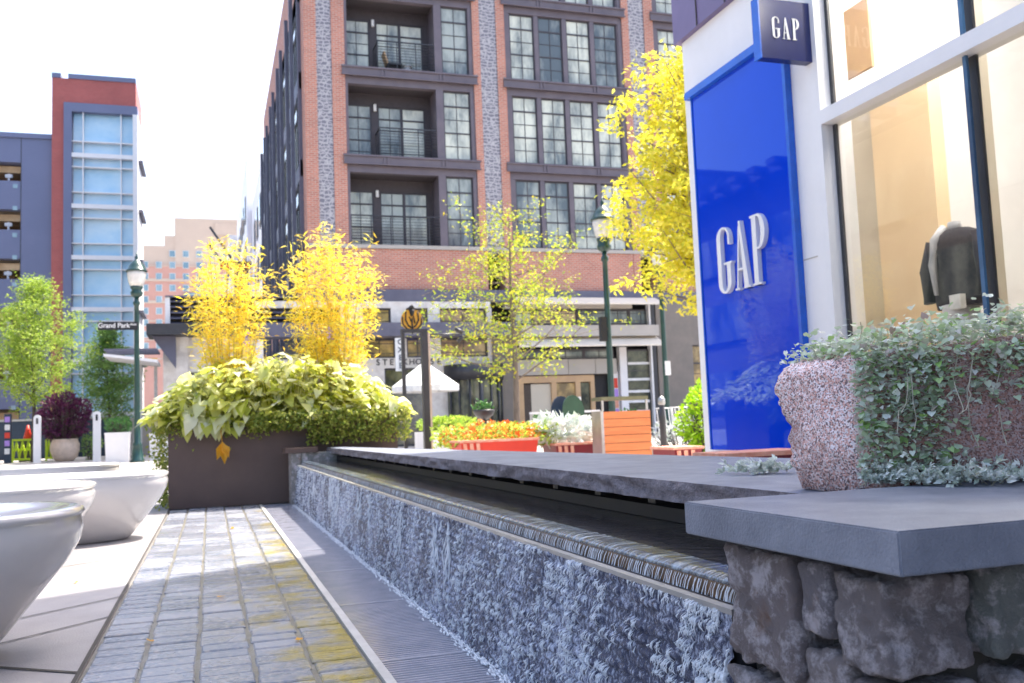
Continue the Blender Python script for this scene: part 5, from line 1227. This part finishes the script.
# purple bush in bowl
pbx, pby = -4.48, 33.3
t = thing('round_pot', 'round cream pot holding the purple bush', 'pot', (pbx, pby, PV)); MB().lathe(pbx, pby, [(.25, PV), (.36, PV + .12), (.44, PV + .35), (.44, PV + .55), (.38, PV + .68), (.41, PV + .72)], 24).build('bowl', 'tp', t)
MB().lathe(pbx, pby, [(.36, PV + .721), (.36, PV + .73)], 20).build('soil', 'joint', t)
bush('purple_bush', 'dark purple leaved bush in the round cream pot', 'bush', ((pbx - .72, pbx + .72), (pby - .7, pby + .7), (PV + .7, PV + 2.15)), 3600, .11, 'l_pur', .5)
mb = MB()
bush('low_green_plant', 'low green plants beside the round cream pot', 'plant', ((pbx + .5, pbx + 1.0), (pby, pby + .7), (PV, PV + .9)), 400, .1, 'l_dgrn', .5)
def sq(x, y, w, h, label, mat='white', pl_=True):
    t = thing('square_planter', label, 'planter', (x, y, PV), 'pale square planters near the street lamp')
    MB().add([(x - w * .46, y - w * .46, PV), (x + w * .46, y - w * .46, PV), (x + w * .46, y + w * .46, PV), (x - w * .46, y + w * .46, PV), (x - w / 2, y - w / 2, PV + h), (x + w / 2, y - w / 2, PV + h), (x + w / 2, y + w / 2, PV + h), (x - w / 2, y + w / 2, PV + h)], [(0, 3, 2, 1), (4, 5, 6, 7), (0, 1, 5, 4), (1, 2, 6, 5), (2, 3, 7, 6), (3, 0, 4, 7)]).build('box', mat, t)
    MB().box(x - w / 2 - .01, x + w / 2 + .01, y - w / 2 - .01, y + w / 2 + .01, PV + h + .001, PV + h + .05).build('rim', mat, t)
sq(-2.45, 28.2, .62, .78, 'pale square planter with boxwood just left of the green street lamp')
bush('boxwood', 'rounded boxwood in the pale square planter left of the street lamp', 'shrub', ((-2.8, -2.08), (27.9, 28.6), (PV + .80, PV + 1.25)), 1100, .06, 'l_box', .6)
sq(-1.35, 28.8, .6, .72, 'pale square planter just right of the green street lamp')
bush('yellow_green_shrub', 'pale yellow-green shrub in the planter right of the street lamp', 'shrub', ((-1.6, -1.0), (28.5, 29.1), (PV + .77, PV + 1.35)), 600, .07, 'l_ivy', .6)
kp = thing('kiosk_post', 'slim dark post covered in stickers at the left edge', 'post', (-6.6, 34.2, PV)); kx = aty(8, 440, 34.2).x
MB().box(kx - .10, kx + .10, 34.1, 34.25, PV, aty(8, 414, 34.2).z).build('post', 'navy', kp)
for k, m_ in enumerate(('paper', 'lavender', 'red', 'paper', 'lavender')): MB().box(kx - .08, kx + .07, 34.085, 34.099, PV + .3 + k * .26, PV + .48 + k * .26).build('sticker', m_, kp)
bush('yellow_flower_plant', 'yellow and purple flowering plant at the far left edge', 'plant', ((-7.6, -6.75), (34, 34.8), (PV + .3, PV + 1.5)), 700, .1, 'l_brt', .5)
# dark screen fence beyond
sf = thing('screen_fence', 'long dark navy screen fence behind the left trees', 'fence', (-6, 41, PV))
zf = aty(60, 418, 41).z; x0, x1 = -9.6, aty(128, 420, 41).x
MB().box(x0, x1, 41, 41.05, PV, zf).build('screen', 'navy', sf)
mb = MB(); x = x0
MB().box(x0, x1, 40.94, 40.999, zf - .08, zf).build('top_rail', 'silver', sf)
while x < x1: MB().box(x, x + .07, 40.92, 40.995, PV, zf - .081).build('post', 'silver', sf); x += 1.5
sp_ = thing('street_bench', 'low grey wall before the far shopfront left of the canopy', 'wall', (-3.6, 44, PV)); MB().box(-6.5, -2.0, 44, 44.6, PV, 1.6).build('wall_face', 'greypanel', sp_); MB().box(-6.52, -1.98, 43.98, 44.62, 1.601, 1.68).build('coping', 'kerb', sp_)
# ================================================================== WORLD / LIGHT
sund = Vector((.45, .25, 1.0)).normalized()
el = math.asin(sund.z); az = math.atan2(sund.x, sund.y)
w = bpy.data.worlds.new('World'); S.world = w; w.use_nodes = True; nt = w.node_tree
bg = nt.nodes['Background']; sk = nt.nodes.new('ShaderNodeTexSky'); sk.sky_type = 'NISHITA'; sk.sun_disc = False
sk.sun_elevation = el; sk.sun_rotation = az; sk.air_density = 1.0; sk.dust_density = 4.5; sk.ozone_density = 1.0
nt.links.new(sk.outputs[0], bg.inputs[0]); bg.inputs[1].default_value = .15
sl = bpy.data.lights.new('sun', 'SUN'); sl.energy = 3.4; sl.angle = math.radians(.53); sl.color = (1, .93, .82)
so = bpy.data.objects.new('sun', sl); C.objects.link(so); so.rotation_euler = sund.to_track_quat('Z', 'Y').to_euler()
S.view_settings.view_transform = 'Standard'; S.view_settings.look = 'None'; S.view_settings.exposure = 1.82; S.view_settings.gamma = 1
S.render.engine = 'CYCLES'
